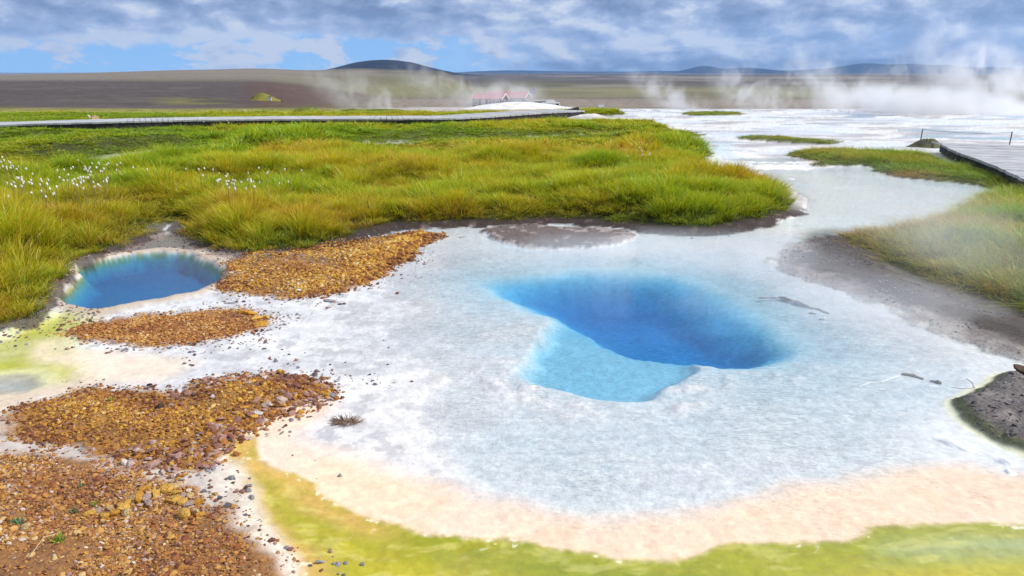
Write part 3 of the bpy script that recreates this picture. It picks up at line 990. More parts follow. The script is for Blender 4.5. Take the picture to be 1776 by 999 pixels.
RC = {k: proto_collection('pebbles_' + k, [rock('pebble', 500 + i, MS[k], .35 if k != 'yellow' else .5) for i in range(8)]) for k in MS}


def gravel(name, n, poly, size, kcol, label, keyf, sz=None, extra=None, tb=0.5):
    lo = poly.min(0) - .3; hi = poly.max(0) + .3
    lo[0] = max(lo[0], -4.6); lo[1] = max(lo[1], 1.7)
    X = RNG.uniform(lo[0], hi[0], n * 3); Y = RNG.uniform(lo[1], hi[1], n * 3)
    v = np.abs(X) < Y * .9 + .3
    X, Y = X[v], Y[v]
    z, f = height(X, Y)
    pr = keyf(X, Y, f)
    k = RNG.random(len(X)) < pr
    X, Y, z = X[k][:n], Y[k][:n], z[k][:n]; f = {a: q[k][:n] for a, q in f.items()}
    n = len(X)
    s = size * np.minimum(np.exp(RNG.normal(-.05, .46, n)), 2.1)
    if sz is not None: s = s * sz(X, Y, f)
    tint = np.clip(tb + RNG.normal(0, .22, n) + .18 * fbm(X * 3, Y * 3, 301, 3), 0, 1)
    if extra is not None: tint = extra(X, Y, f, tint)
    P = np.stack([X, Y, z + s * .18], 1)
    rot = np.stack([RNG.normal(0, .35, n), RNG.normal(0, .35, n), RNG.uniform(0, 6.28, n)], 1)
    scl = np.stack([s, s, s * RNG.uniform(.7, 1.5, n)], 1)
    print(name, n)
    return scatter(name, P, rot, scl, tint, RC[kcol], label, 'gravel')


def cover(key, w=.01):
    return lambda X, Y, f: np.maximum(ss(w, -.05, f[key] + .05 * fbm(X * 6, Y * 6, 310, 3)), .22 * ss(.13, .0, f[key])) * (.18 + .82 * ss(-.45, .1, fbm(X * 3.2, Y * 3.2, 311, 4)))


gravel('gravel', 24000, Z_G4, .0065, 'ochre', 'fine orange gravel bed below the sandy trail', cover('g4'), tb=.42)
gravel('gravel', 6000, Z_G4, .010, 'rust', 'coarser rust brown gravel below the sandy trail', cover('g4'), tb=.5)
gravel('gravel', 20000, Z_G3, .0085, 'yellow', 'golden gravel bed between trail and white flat', cover('g3'),
       sz=lambda X, Y, f: 1 + .6 * ss(-1.9, -1.3, X), tb=.52,
       extra=lambda X, Y, f, t: t - .35 * ss(-.35, -.05, f['g3']))
gravel('gravel', 1500, Z_G3, .019, 'red', 'dark red stone chips along the rim of the golden gravel', lambda X, Y, f: ss(.10, .0, f['g3']) * ss(-.28, -.08, f['g3']) * ss(-2.3, -1.6, X) * ss(4.6, 4.4, Y + .0), tb=.5)
gravel('gravel', 10000, Z_G2, .0095, 'rust', 'small rust gravel patch below the dark blue pond', cover('g2', .03), tb=.5)
gravel('gravel', 15000, Z_G1, .012, 'yellow', 'ochre stone chips between grass bank and spring', cover('g1', .03), tb=.5,
       sz=lambda X, Y, f: 1 + .7 * ss(-1.9, -1.2, X),
       extra=lambda X, Y, f, t: t - .25 * ss(-.25, -.03, f['g1']))
gravel('gravel', 5000, Z_G4, .0075, 'red', 'pinkish brown stone bits mixed through the orange gravel bed', cover('g4'), tb=.62)
gravel('gravel', 3000, Z_G3, .008, 'red', 'pinkish brown stone bits mixed through the golden gravel', cover('g3'), tb=.5)
gravel('gravel', 2500, Z_G1, .012, 'red', 'brown stone bits mixed through the upper ochre chips', cover('g1'), tb=.5)
# scattered grey and brown debris on the white flats
def debris(X, Y, f):
    gv = np.minimum(np.minimum(f['g1'], f['g2']), np.minimum(f['g3'], f['g4']))
    n = fbm(X * 3.2, Y * 3.2, 320, 4)
    a = ss(.5, .0, gv) * ss(-.03, .02, gv) * ss(.0, .5, n) * .9
    b = ss(.12, .0, gv) * ss(-.03, .02, gv) * .5
    c = .10 * ss(.35, .8, n) * ss(-.3, -1.2, X) * ss(7.5, 6.5, Y)
    ok = (f['pond'] > .05) & (f['meadow'] > .02) & (f['trail'] > -.02)
    tr = ss(.0, -.08, f['trail']) * ss(.0, .06, f['g3']) * ss(.0, .06, f['g4'])
    c2 = tr * (.06 + .7 * ss(-2.1, -1.5, X))
    soil = ss(.55, .2, f['meadow']) * ss(.0, .05, f['meadow']) * ss(10, 8, Y) * .6 * ss(.0, .04, f['pond']) * ss(.0, .04, gv)
    return np.where(ok, a + b + c, 0) + c2 + soil


gravel('debris', 9000, np.array([[-4.6, 2.0], [3.2, 9.0]]), .011, 'grey', 'grey stone crumbs scattered over the white sinter', debris, tb=.45)
gravel('debris', 4500, np.array([[-4.6, 2.0], [0.5, 8.0]]), .012, 'red', 'brown stone crumbs scattered beside the gravel beds', debris, tb=.45)


def mudstones(X, Y, f):
    rs = ss(.02, -.1, f['rsoil']) * ss(.1, -.05, -f['rbank'])
    return rs * .8 * ss(-.3, .4, fbm(X * 2, Y * 2, 331, 3)) + ss(.0, -.06, f['mud']) * .7


gravel('debris', 16000, np.array([[2.2, 3.0], [7.5, 9.0]]), .0085, 'grey', 'grey brown crumbs on the muddy bank', mudstones, tb=.30)

# ------------------------------------------------------------------ single stones and wood
def stone(name, px, py, size, flat, mat, seed, label, group=None, cat='stone', rz=None, z=None, sub=2, tilt=.25, asp=1.0):
    o = rock(name, seed, mat, flat, sub, .12)
    g = G(px, py)
    COL.objects.link(o)
    gz = hz(*g) if z is None else z
    o.location = (g[0], g[1], gz + size * flat * .5)
    rnd = random.Random(seed)
    o.rotation_euler = (rnd.uniform(-tilt, tilt), rnd.uniform(-tilt, tilt), rnd.uniform(0, 6.28) if rz is None else rz)
    o.scale = (size * asp, size, size)
    tag(o, label, cat, group)
    return o


def mat_one(name, c, var=.3):
    return mat_plain(name, c, .8, var, 3.0, bump=.05)


MO = {'o': mat_one('ochre_stone', (.70, .40, .08)), 'l': mat_one('cream_stone', (.66, .46, .22)), 'g': mat_one('grey_stone', (.33, .33, .36)),
      'r': mat_one('red_brown_stone', (.33, .16, .11)), 'p': mat_one('pinkish_stone', (.46, .33, .28)), 'd': mat_one('dark_brown_stone', (.12, .07, .045)),
      'w': mat_one('white_stone', (.74, .70, .66)), 'b': mat_one('orange_slab', (.62, .30, .04))}
# ochre heap beside the trail
heap = [(293, 868, .024), (303, 862, .018), (290, 861, .017), (309, 872, .017), (256, 883, .017), (272, 876, .018), (237, 885, .020), (245, 882, .026),
        (311, 882, .018), (329, 892, .020), (320, 886, .016), (341, 906, .019), (348, 909, .016), (299, 887, .016), (262, 893, .016), (215, 903, .022), (222, 910, .019),
        (205, 911, .018), (280, 870, .017), (318, 878, .016), (212, 897, .016), (196, 902, .015), (249, 866, .014), (260, 860, .013), (300, 842, .013), (226, 890, .015), (333, 876, .014), (348, 886, .017), (161, 912, .017), (176, 905, .016), (187, 915, .017), (50, 943, .016)]
for i, (x, y, s) in enumerate(heap):
    stone('stone', x, y, s * 1.65, .58, MO[('o', 'l', 'b', 'o', 'p')[i % 5]], 700 + i, 'small ochre stone in the loose heap below the sandy trail', 'ochre stones in the heap below the trail')
stone('stone', 324, 911, .042, .8, MO['o'], 741, 'biggest rounded ochre stone, at the lower tip of the heap', None)
stone('stone', 292, 866, .038, .75, MO['o'], 742, 'broad flat-topped ochre stone in the middle of the heap', None)
stone('stone', 376, 871, .014, .8, MO['o'], 743, 'upper of two small ochre stones on the grey crust', None)
stone('stone', 368, 876, .014, .8, MO['o'], 744, 'lower of two small ochre stones on the grey crust', None)
# golden bed
stone('stone', 280, 716, .036, .7, MO['d'], 750, 'dark brown rock standing out of the golden gravel', None)
stone('stone', 298, 712, .022, .6, MO['p'], 751, 'tan rock leaning on the dark brown rock in golden gravel', None)
stone('stone', 369, 699, .021, .75, MO['w'], 752, 'single white stone in the golden gravel', None)
stone('stone', 396, 670, .017, .5, MO['d'], 753, 'dark flat stone at the top of the golden gravel', None)
rim = [(492, 690, .026, 'p'), (486, 705, .024, 'p'), (465, 712, .026, 'p'), (450, 726, .024, 'w'), (470, 728, .020, 'r'), (412, 740, .030, 'r'), (398, 748, .022, 'r'), (380, 754, .028, 'p'),
       (350, 765, .020, 'r'), (328, 786, .018, 'r'), (345, 775, .015, 'p'), (515, 683, .018, 'r'), (505, 697, .020, 'r'), (430, 735, .018, 'd'), (366, 748, .018, 'r'), (356, 757, .022, 'b'),
       (300, 778, .020, 'b'), (215, 776, .020, 'b'), (276, 783, .014, 'p'), (553, 672, .024, 'b'), (540, 683, .018, 'r'), (527, 690, .015, 'p'), (446, 710, .018, 'r'), (425, 718, .022, 'b'), (437, 700, .018, 'o'),
       (399, 722, .018, 'o'), (332, 805, .014, 'b')]
for i, (x, y, s, m) in enumerate(rim):
    stone('flat_stone', x, y, s * 1.25, .3, MO[m], 760 + i, 'reddish flat slab on the rim between golden gravel and white sinter', 'flat slabs along the rim of the golden gravel', 'stone slab', tilt=.4, asp=1.3)
grey = [(358, 818, .022, 'wedge of grey stone where trail meets rim'), (371, 822, .018, 'grey stone next to the white crust by the trail end'), (364, 811, .016, 'brown topped stone above the grey ones by the trail'),
        (573, 690, .034, 'blue grey block at the very tip of the golden gravel'), (432, 849, .016, 'topmost of the pale grey stones in the yellow-green water'), (432, 859, .018, 'middle one of the pale grey stones in the yellow-green water'),
        (437, 872, .018, 'lowest of the pale grey stones in the yellow-green water'), (402, 840, .022, 'grey stone on the crust edge of the green water'), (434, 835, .010, 'tiny grey stone just above the pale stone row'),
        (590, 828, .016, 'lone grey crumb on the peach coloured mud'), (534, 727, .012, 'lone grey pebble on the grey sinter near the rim'), (628, 982, .012, 'lone pebble in the middle of the green mat'), (508, 793, .009, 'tiny dark pebble in the pale peach mud')]
for i, (x, y, s, lb) in enumerate(grey):
    stone('stone', x, y, s, .55, MO['g'] if 'brown' not in lb else MO['b'], 800 + i, lb, None)
# block pile at the tip of the lower patch
for i, (x, y, s, fl, m, rz, asp, lb) in enumerate([
        (432, 550, .075, .45, 'b', .2, 1.5, 'large rusty slab lying on top of the block pile'), (445, 560, .06, .55, 'o', 1.0, 1.2, 'yellow ochre block low in the block pile'),
        (452, 567, .075, .3, 'b', .35, 1.6, 'bright orange leaning slab at the foot of the block pile'), (462, 556, .045, .6, 'o', .1, 1.2, 'mossy ochre block at the outer end of the pile'),
        (425, 546, .04, .5, 'd', 2.0, 1.3, 'dark brown chip at the top of the block pile'), (418, 556, .04, .5, 'r', .6, 1.2, 'red brown block on the gravel side of the pile')]):
    stone('block', x, y, s * .75, fl, MO[m], 830 + i, lb, None, 'stone block', rz=rz, asp=asp, tilt=.2)
# chips on the edge of the upper gravel
for i, (x, y, s, m) in enumerate([(675, 452, .06, 'o'), (655, 462, .06, 'o'), (640, 458, .05, 'b'), (620, 470, .055, 'b'), (660, 475, .04, 'b'), (600, 478, .055, 'o'), (585, 486, .05, 'o'), (612, 488, .045, 'b'),
                                  (565, 492, .05, 'l'), (520, 510, .045, 'w'), (498, 503, .035, 'r'), (630, 452, .05, 'l'), (550, 500, .035, 'b'), (690, 444, .035, 'r'), (600, 462, .045, 'l'), (575, 470, .04, 'o'),
                                  (640, 485, .03, 'r'), (530, 498, .03, 'b'), (652, 447, .04, 'b'), (480, 508, .03, 'p')]):
    stone('flat_stone', x, y, s * .68, .20, MO[m], 860 + i, 'thin rusty plate on the outer edge of the upper gravel bed', 'thin plates on the upper gravel bed', 'stone slab', asp=1.35, tilt=.45)
stone('flat_stone', 570, 523, .05, .18, MO['g'], 890, 'thin grey plate lying on white sinter below the upper gravel', None, 'stone slab', asp=1.6, tilt=.1)
stone('flat_stone', 400, 528, .03, .2, MO['g'], 891, 'small grey plate in the white neck beside the pond', None, 'stone slab', asp=1.6, tilt=.1)
# boulder under the boardwalk and dark crust lump
stone('boulder', 168, 216, .20, .8, mat_one('tan_boulder', (.42, .26, .15)), 895, 'square tan boulder in front of the long boardwalk', None, 'boulder', z=.12)
stone('rock', 156, 214, .09, 1.3, MO['w'], 896, 'small white upright rock beside the tan boulder', None, z=.16, tilt=.5)
stone('rock', 1768, 659, .05, .4, MO['d'], 897, 'dark wet lump on the greenish mud shore', None, asp=1.6, tilt=.05)


def log_(name, pts, rad, mat, label, lift=.0):
    rnd = random.Random(int(pts[0][0]))
    P = []; rr = []
    px = chain(pts, 3)
    for i, (a, b) in enumerate(px):
        g = G(a, b)
        P.append((g[0] + rnd.uniform(-.3, .3) * rad, g[1] + rnd.uniform(-.3, .3) * rad, max(hz(*g), -.015) + rad * .45 + rnd.uniform(-.3, .3) * rad))
        rr.append(rad * rnd.uniform(.65, 1.25) * (0.5 if i in (0, len(px) - 1) else 1))
    mb = MB(); mb.tube(P, rr, 7)
    o = mb.build(name, mat, smooth=False)
    tag(o, label, 'branch' if name == 'branch' else 'sinter crust')
    return o


def chain(pts, k):
    out = []
    for i in range(len(pts) - 1):
        for j in range(k):
            t = j / k
            out.append((pts[i][0] * (1 - t) + pts[i + 1][0] * t, pts[i][1] * (1 - t) + pts[i + 1][1] * t))
    out.append(pts[-1])
    return out


M_WOODG = mat_plain('crusted_wood', (.40, .39, .385), .85, .5, 9, bump=.004)
M_SINT = mat_plain('sinter_crust', (.82, .82, .81), .7, .12, 9, bump=.004)
M_MUDDY = mat_plain('muddy_crust', (.46, .42, .37), .85, .4, 9, bump=.004)
log_('branch', [(1350, 514), (1378, 522), (1402, 530)], .020, M_WOODG, 'thick crusted grey branch lying in the blue spring', .012)
log_('branch', [(1315, 515), (1333, 514), (1350, 515)], .008, M_WOODG, 'thin pale twig touching the thick crusted branch', .008)
log_('branch', [(1402, 531), (1420, 535), (1438, 542)], .013, M_WOODG, 'slim crusted branch continuing towards the muddy bank', .010)
log_('branch', [(1402, 540), (1417, 542)], .010, M_WOODG, 'short crusted stub just below the slim branch', .008)
log_('branch', [(1420, 550), (1433, 551)], .014, M_SINT, 'whitish crusted stub nearest the open blue water', .008)
log_('branch', [(1563, 648), (1583, 649), (1601, 655)], .012, M_MUDDY, 'brown crusted stick in the shallow water by the mud shore', .006)
log_('branch', [(1614, 658), (1633, 663)], .014, M_MUDDY, 'stubby brown crusted stick, last of the line to the shore', .006)
log_('sinter_ridge', [(1490, 668), (1508, 661), (1530, 660), (1545, 654), (1563, 650)], .005, M_SINT, 'thin white beaded sinter line leading to the brown stick', .006)
log_('twig', [(1676, 655), (1688, 664), (1690, 673), (1668, 672), (1650, 668)], .003, M_MUDDY, 'thin curved twig beside the green tinged shore', .004)['category'] = 'twig'
CRUSTS = [((1622, 757), (1692, 784), .060, .020, 'long white puffy sinter crust near the brown mud shore'),
          ((1728, 795), (1765, 808), .052, .018, 'short white puffy crust at the edge of the peach mud'),
          ((1740, 814), (1762, 821), .040, .014, 'smallest white crust under the other two')]


def dry_tuft(px, py, label):
    rnd = random.Random(4)
    g = G(px, py); mb = MB()
    for i in range(150):
        a = rnd.uniform(0, 6.28); r = rnd.uniform(.0, .045)
        p = Vector((r * math.cos(a) * 1.5, r * math.sin(a) * .7, 0)); L = rnd.uniform(.02, .05)
        d = Vector((math.cos(a) * 1.2 - .3, math.sin(a) * .6, rnd.uniform(.2, 1.1))).normalized()
        q = p + d * L; e = q + Vector((d.x, d.y, -.5)) * L * .4
        mb.tube([p, q, e], [.0022, .0016, .0006], 3, 0, False)
    o = mb.build('dried_grass_clump', mat_plain('dry_straw', (.26, .17, .11), .9, .5, 30), loc=(g[0], g[1], hz(*g) - .002))
    tag(o, label, 'dead grass')


dry_tuft(600, 735, 'dried brown grass clump lying alone on the grey sinter')

# small green weeds on the gravel
def weed(px, py, size, n, label, col):
    rnd = random.Random(px)
    V = []; Fs = []
    for i in range(n):
        a = rnd.uniform(0, 6.28); L = size * rnd.uniform(.5, 1)
        el = rnd.uniform(.3, 1.3)
        d = Vector((math.cos(a) * math.cos(el), math.sin(a) * math.cos(el), math.sin(el)))
        b = Vector((rnd.uniform(-1, 1), rnd.uniform(-1, 1), 0)) * size * .35
        s = d.cross(Vector((0, 0, 1))).normalized() * size * .06
        k = len(V); V += [b - s * .6, b + s * .6, b + d * L * .6 + s, b + d * L * .6 - s, b + d * L]
        Fs += [(k, k + 1, k + 2, k + 3), (k + 3, k + 2, k + 4)]
    mb = MB(); mb.add(V, Fs)
    g = G(px, py)
    o = mb.build('weed', col, loc=(g[0], g[1], hz(*g)))
    tag(o, label, 'weed')


MWD = mat_plain('weed_leaf', (.10, .20, .10), .8, .3, 20)
MWG = mat_plain('weed_leaf_bright', (.22, .34, .03), .8, .3, 20)
weed(108, 965, .045, 34, 'bright green weed with a thin dry stalk on orange gravel', MWG)
weed(38, 934, .042, 34, 'bluish green weed beside a cream stone on orange gravel', MWD)
weed(132, 906, .030, 30, 'dull green weed between the heap and the other weeds', MWD)
weed(144, 866, .025, 26, 'small dull weed just below the sandy trail', MWD)
weed(168, 893, .026, 26, 'bright yellow-green weed at the edge of the ochre heap', MWG)
weed(195, 708, .030, 26, 'low yellow-green weed growing in the golden gravel', MWG)
mbx = MB(); g1 = G(108, 962); g2 = G(62, 1000)
mbx.tube([(g1[0], g1[1], .10), ((g1[0] + g2[0]) / 2, (g1[1] + g2[1]) / 2, .13), (g2[0], g2[1], .10)], .0018, 5)
tag(mbx.build('stalk', mat_plain('straw', (.60, .42, .22), .8, .2)), 'thin dry stalk lying across the orange gravel', 'stalk')

# ------------------------------------------------------------------ cotton grass
M_STEM = mat_plain('cotton_stem', (.28, .20, .06), .8, .2)
M_COT = mat_plain('cotton', (.74, .72, .64), .95, .08)


def cotton_mesh(seed):
    rnd = random.Random(seed); mb = MB()
    bx, by = rnd.uniform(-.06, .06), rnd.uniform(-.04, .04)
    mb.tube([(0, 0, -.1), (bx * .3, by * .3, .2), (bx, by, .4)], [.004, .003, .002], 4, 0)
    me_b = __import__('bmesh').new()
    __import__('bmesh').ops.create_icosphere(me_b, subdivisions=2, radius=1)
    vs = [Vector((bx + v.co.x * .012 * (1 + rnd.uniform(-.35, .35)), by + v.co.y * .012 * (1 + rnd.uniform(-.35, .35)), .405 + v.co.z * .017 * (1 + rnd.uniform(-.35, .35)))) for v in me_b.verts]
    fs = [tuple(v.index for v in f.verts) for f in me_b.faces]; me_b.free()
    mb.add(vs, fs, 1)
    return mb


protos = [cotton_mesh(i).build('cotton_flower', [M_STEM, M_COT]) for i in range(4)]
spots = []
rnd = random.Random(21)
for (cx, cy, sx, sy, n) in ((150, 312, 34, 16, 62), (60, 335, 40, 14, 36), (250, 302, 25, 9, 8), (400, 302, 55, 9, 30), (330, 312, 70, 12, 22), (500, 300, 50, 9, 4), (15, 292, 16, 7, 18),
                            (370, 205, 28, 2, 10), (1100, 268, 30, 8, 6), (300, 345, 80, 12, 9), (180, 290, 14, 4, 5)):
    for i in range(n):
        spots.append((cx + rnd.gauss(0, sx * .8), cy + rnd.gauss(0, sy * .8)))
good = []
for px, py in spots:
    g = G(px, py, .62); z_, f_ = height(g[:1], g[1:])
    if f_['meadow'][0] < -.45: good.append((px, py))
spots = good
for i, (px, py) in enumerate(spots):
    # the head shows at (px, py): it stands at stem height over the ground
    k = .42 * rnd.uniform(.8, 1.1)
    g = G(px, py, .62)
    x, y = float(g[0]), float(g[1])
    o = protos[i] if i < 4 else protos[i % 4].copy()
    if i >= 4: COL.objects.link(o)
    sc = .85 * rnd.uniform(.7, 1.3) * (1 + .03 * max(0, y - 10))
    o.location = (x, y, hz(x, y) + .02); o.rotation_euler = (0, 0, rnd.uniform(0, 6.28)); o.scale = (sc * 1.0, sc * 1.0, rnd.uniform(.85, 1.05))
    tag(o, 'white cotton grass head on a thin stalk in the meadow', 'cotton grass', 'cotton grass in the meadow')

# ------------------------------------------------------------------ boardwalks
M_PLANK = mat_plain('weathered_planks', (.44, .44, .45), .8, .22, 2.2, (1, 1, 1), .01)
M_BEAM = mat_plain('dark_timber', (.035, .032, .032), .9, .4, 4)
M_PALE = mat_plain('pale_planks', (.60, .59, .58), .8, .15, 3)
M_STEEL = mat_plain('rust_iron', (.10, .09, .09), .6, .3, 4)


def path_frames(pts):
    out = []
    for i, p in enumerate(pts):
        a = pts[max(i - 1, 0)]; b = pts[min(i + 1, len(pts) - 1)]
        t = Vector((b[0] - a[0], b[1] - a[1], 0)).normalized()
        out.append((Vector(p), t, Vector((-t.y, t.x, 0))))
    return out


def resample(pts, step):
    pts = [Vector(p) for p in pts]
    # Catmull-Rom for gentle bends
    P = []
    for i in range(len(pts) - 1):
        p0 = pts[max(i - 1, 0)]; p1 = pts[i]; p2 = pts[i + 1]; p3 = pts[min(i + 2, len(pts) - 1)]
        n = max(2, int((p2 - p1).length / step))
        for k in range(n):
            t = k / n
            P.append(.5 * ((2 * p1) + (-p0 + p2) * t + (2 * p0 - 5 * p1 + 4 * p2 - p3) * t * t + (-p0 + 3 * p1 - 3 * p2 + p3) * t ** 3))
    P.append(pts[-1])
    return P


def boardwalk(name, pts, width, label, thick=.05, plank=.16, beam_h=.16, mat=M_PLANK, legs=True):
    P = resample(pts, plank)
    fr = path_frames(P)
    root = empty(name, P[0])
    inv = -Vector(P[0])
    tag(root, label, 'boardwalk')
    mb = MB(); rnd2 = random.Random(len(P))
    w2 = width / 2
    for i in range(len(fr) - 1):
        (a, ta, na), (b, tb, nb) = fr[i], fr[i + 1]
        g = .04
        a2 = a.lerp(b, g); b2 = a.lerp(b, 1 - g)
        dz = rnd2.uniform(-.004, .004); e = rnd2.uniform(-.015, .015)
        vs = []
        for zz in (-thick, 0):
            for q, n in ((a2, na), (b2, nb)):
                for s in (-1, 1):
                    v = q + n * s * (w2 + e) + inv; v.z += zz + dz; vs.append(v)
        mb.add(vs, [(0, 1, 3, 2), (4, 6, 7, 5), (0, 4, 5, 1), (2, 3, 7, 6), (0, 2, 6, 4), (1, 5, 7, 3)])
    mb.build('deck', mat, root)
    for s in (-1, 1):
        mb = MB()
        sel = fr[::4] + ([fr[-1]] if (len(fr) - 1) % 4 else [])
        vs = []; fs = []
        for q, t, n in sel:
            for o_, zz in ((w2 - .10, -thick - .003), (w2 - .02, -thick - .003), (w2 - .02, -thick - beam_h), (w2 - .10, -thick - beam_h)):
                v = q + n * s * o_ + inv; v.z += zz; vs.append(v)
        for i in range(len(sel) - 1):
            for k in range(4):
                k2 = (k + 1) % 4
                fs.append((i * 4 + k, i * 4 + k2, (i + 1) * 4 + k2, (i + 1) * 4 + k))
        mb.add(vs, fs); mb.build('beam', M_BEAM, root)
    if legs:
        st = max(1, int(2.4 / plank))
        for i in range(st // 2, len(fr), st):
            q, t, n = fr[i]
            for s in (-1, 1):
                v = q + n * s * (w2 - .07)
                gz = hz(v.x, v.y)
                top = v.z - thick - beam_h
                if top - gz > .05:
                    mb = MB(); vv = v + inv
                    mb.box((vv.x - .05, vv.y - .05, gz - .1 - P[0].z), (vv.x + .05, vv.y + .05, top - P[0].z - .002))
                    mb.build('leg', M_BEAM, root)
    return root


def DP(px, py, z):
    g = G(px, py, z); return (float(g[0]), float(g[1]), z)


boardwalk('boardwalk', [DP(-420, 224, .34), DP(-200, 219, .36), DP(0, 214, .38), DP(170, 209, .44), DP(330, 205.5, .44), DP(480, 204.0, .44), DP(650, 203.2, .44), DP(770, 202.4, .42),
                        DP(850, 198, .42), DP(920, 193.5, .42), DP(985, 190.5, .40)], 1.7, 'long low grey boardwalk crossing the back of the meadow', beam_h=.2)
boardwalk('boardwalk', [DP(1702, 249.5, .26), DP(1733, 263, .26), DP(1815, 288, .26), DP(1930, 330, .26)], 1.75, 'wide grey plank platform end with rope posts by the white flat', beam_h=.16)
boardwalk('boardwalk', [DP(1940, 320, .245), DP(2100, 330, .245)], 2.2, 'pale plank section joining the wide platform outside', mat=M_PALE, legs=False)


def marker_post(px, py, h, label):
    root_p = DP(px, py, .0)
    r = empty('marker_post', (root_p[0], root_p[1], hz(root_p[0], root_p[1])))
    tag(r, label, 'post')
    mb = MB(); mb.box((-.05, -.05, -.1), (.05, .05, h)); mb.build('shaft', M_BEAM, r)
    mb = MB(); mb.box((-.055, -.055, h + .002), (.055, .055, h + .05)); mb.build('cap', M_PALE, r)
    return r


marker_post(424, 200.8, .20, 'short dark marker post standing behind the long boardwalk')


def rope_post(base, arm_to, h, label):
    r = empty('rope_post', base); tag(r, label, 'post')
    mb = MB(); mb.tube([(0, 0, -.02), (.01, 0, h)], .013, 6); mb.build('rod', M_STEEL, r)
    if arm_to is not None:
        d = Vector(arm_to) - Vector(base)
        mb = MB(); mb.tube([(0, 0, 0), d], .016, 6); mb.build('arm', M_STEEL, r)
    return r


a1 = DP(1596, 247.5, .21); a2 = DP(1614, 248, .21)
rope_post(a1, a2, .33, 'tall iron rope post on an arm at the grassy corner of the platform')
a3 = DP(1606, 247.6, .21); rope_post(a3, None, .11, 'short iron pin on the arm beside the tall rope post')
a4 = DP(1613, 247.4, .22); rope_post(a4, None, .07, 'stubby dark pin right on the platform corner')
b1 = DP(1750, 254.5, .21); b2 = DP(1734, 254, .21)
rope_post(b1, b2, .35, 'iron rope post on an arm on the steam side of the platform')
mb = MB(); pts = []
for k in range(13):
    t = k / 12; p = Vector(a1).lerp(Vector(b1), t); p.z = .21 + .33 - .05 * 4 * t * (1 - t); pts.append(p)
mb.tube(pts, .004, 5)
tag(mb.build('rope', M_STEEL), 'thin rope strung low across the end of the platform', 'rope')
# brace timbers under the corner of the platform
mb = MB(); c = Vector(DP(1613, 250, .1)); mb.tube([c + Vector((-.05, 0, -.25)), c + Vector((-.05, 0, .08))], .02, 6)
mb.tube([c + Vector((0, 0, .05)), c + Vector((.9, -2.2, -.1))], .022, 6)
tag(mb.build('brace', M_PALE), 'pale timber brace propping the corner of the platform', 'brace')
# dark mossy mound beside it
def mound(name, px, py, w, d, h, mat, label, cat, y=None, seed=1, z0=None, kind=None):
    if y is None:
        g = G(px, py); x, yy = float(g[0]), float(g[1])
    else:
        p = AT(px, py, y); x, yy = p.x, y
    n1, n2 = 60, 40
    u = np.linspace(-1, 1, n1); v = np.linspace(-1, 1, n2)
    U, V = np.meshgrid(u, v)
    nz = fbm(U * 2.2 + seed, V * 2.2, 400 + seed, 5)
    r = np.sqrt(U ** 2 + V ** 2) + .12 * nz
    Z = h * (ss(1.0, .15, r) ** .9) * (1 + .22 * nz) - .04 * h - .25 * h * (r > .98)
    XX = U * w / 2; YY = V * d / 2
    gz = hz(x, yy) if z0 is None else z0
    Vv = np.stack([XX, YY, Z], -1).reshape(-1, 3)
    i = np.arange(n1 * n2).reshape(n2, n1)
    Fq = np.stack([i[:-1, :-1], i[:-1, 1:], i[1:, 1:], i[1:, :-1]], -1).reshape(-1, 4)
    o = bpy.data.objects.new(name, mesh_np(name, Vv, Fq, [mat])); COL.objects.link(o)
    o.location = (x, yy, gz)
    tag(o, label, cat, kind=kind)
    return o


M_SM = mat_plain('sinter_mound', (.62, .58, .53), .85, .38, 2.2, (1, 1, 3), .05)
M_SMW = mat_plain('sinter_mound_white', (.74, .72, .70), .85, .2, 2.2, (1, 1, 3), .05)
M_SM0 = 0
M_MOSS = mat_plain('mossy_earth', (.10, .10, .045), .9, .5, 2.5)
for i, (a_, b_, d_, h_, lb) in enumerate(CRUSTS):
    ga, gb = G(*a_), G(*b_)
    o = mound('sinter_crust', (a_[0] + b_[0]) / 2, (a_[1] + b_[1]) / 2, float(np.hypot(*(gb - ga))) * 1.25, d_ * 1.6, h_, M_SINT, lb, 'crust', seed=40 + i)
    o.rotation_euler = (0, 0, math.atan2(gb[1] - ga[1], gb[0] - ga[0]))
mound('sinter_mound', 1020, 213, 3.0, 1.6, .34, M_SM, 'cracked pale sinter dome rising from the grass', 'mound', seed=3)
mound('earth_mound', 1608, 256, 1.1, .7, .22, M_MOSS, 'dark mossy hump against the platform corner', 'mound', seed=5)
mound('sinter_mound', 900, 190, 7.5, 5.5, .40, M_SMW, 'broad white sinter hump in front of the red roofed cabins', 'mound', y=43, seed=8)
mound('turf_bank', 455, 168, 5.5, 4, 1.0, mat_plain('turf', (.18, .165, .03), .9, .4, .5), 'grassy turf shelter mound below the brown ridge', 'mound', y=115, seed=9)
p = AT(468, 172, 111); mb = MB(); mb.box((-.22, -.1, 0), (.22, .1, .5)); mb.box((-.28, -.14, .502), (.28, .14, .56), 1)
tag(mb.build('hatch', [mat_plain('white_hatch', (.7, .7, .7), .6, .1), M_BEAM], loc=(p.x, p.y, hz(p.x, p.y) + .1)), 'little white hatch set in the turf shelter mound', 'door')
# grass hummocks beyond the boardwalk
for i, (px, w) in enumerate(((532, 2.0), (610, 2.6), (665, 5.5))):
    p = AT(px, 196, 33 + i)
    mound('grass_hummock', px, 196, w, 1.6, .30 - .05 * (i == 2), mat_plain('hummock_grass', (.13, .15, .018), .95, .6, 3.0), ['small round green hummock where the steam begins', 'green hummock behind the boardwalk, amid the steam', 'long flat green hummock behind the boardwalk bend'][i], 'grass mound', y=33 + i, seed=20 + i)

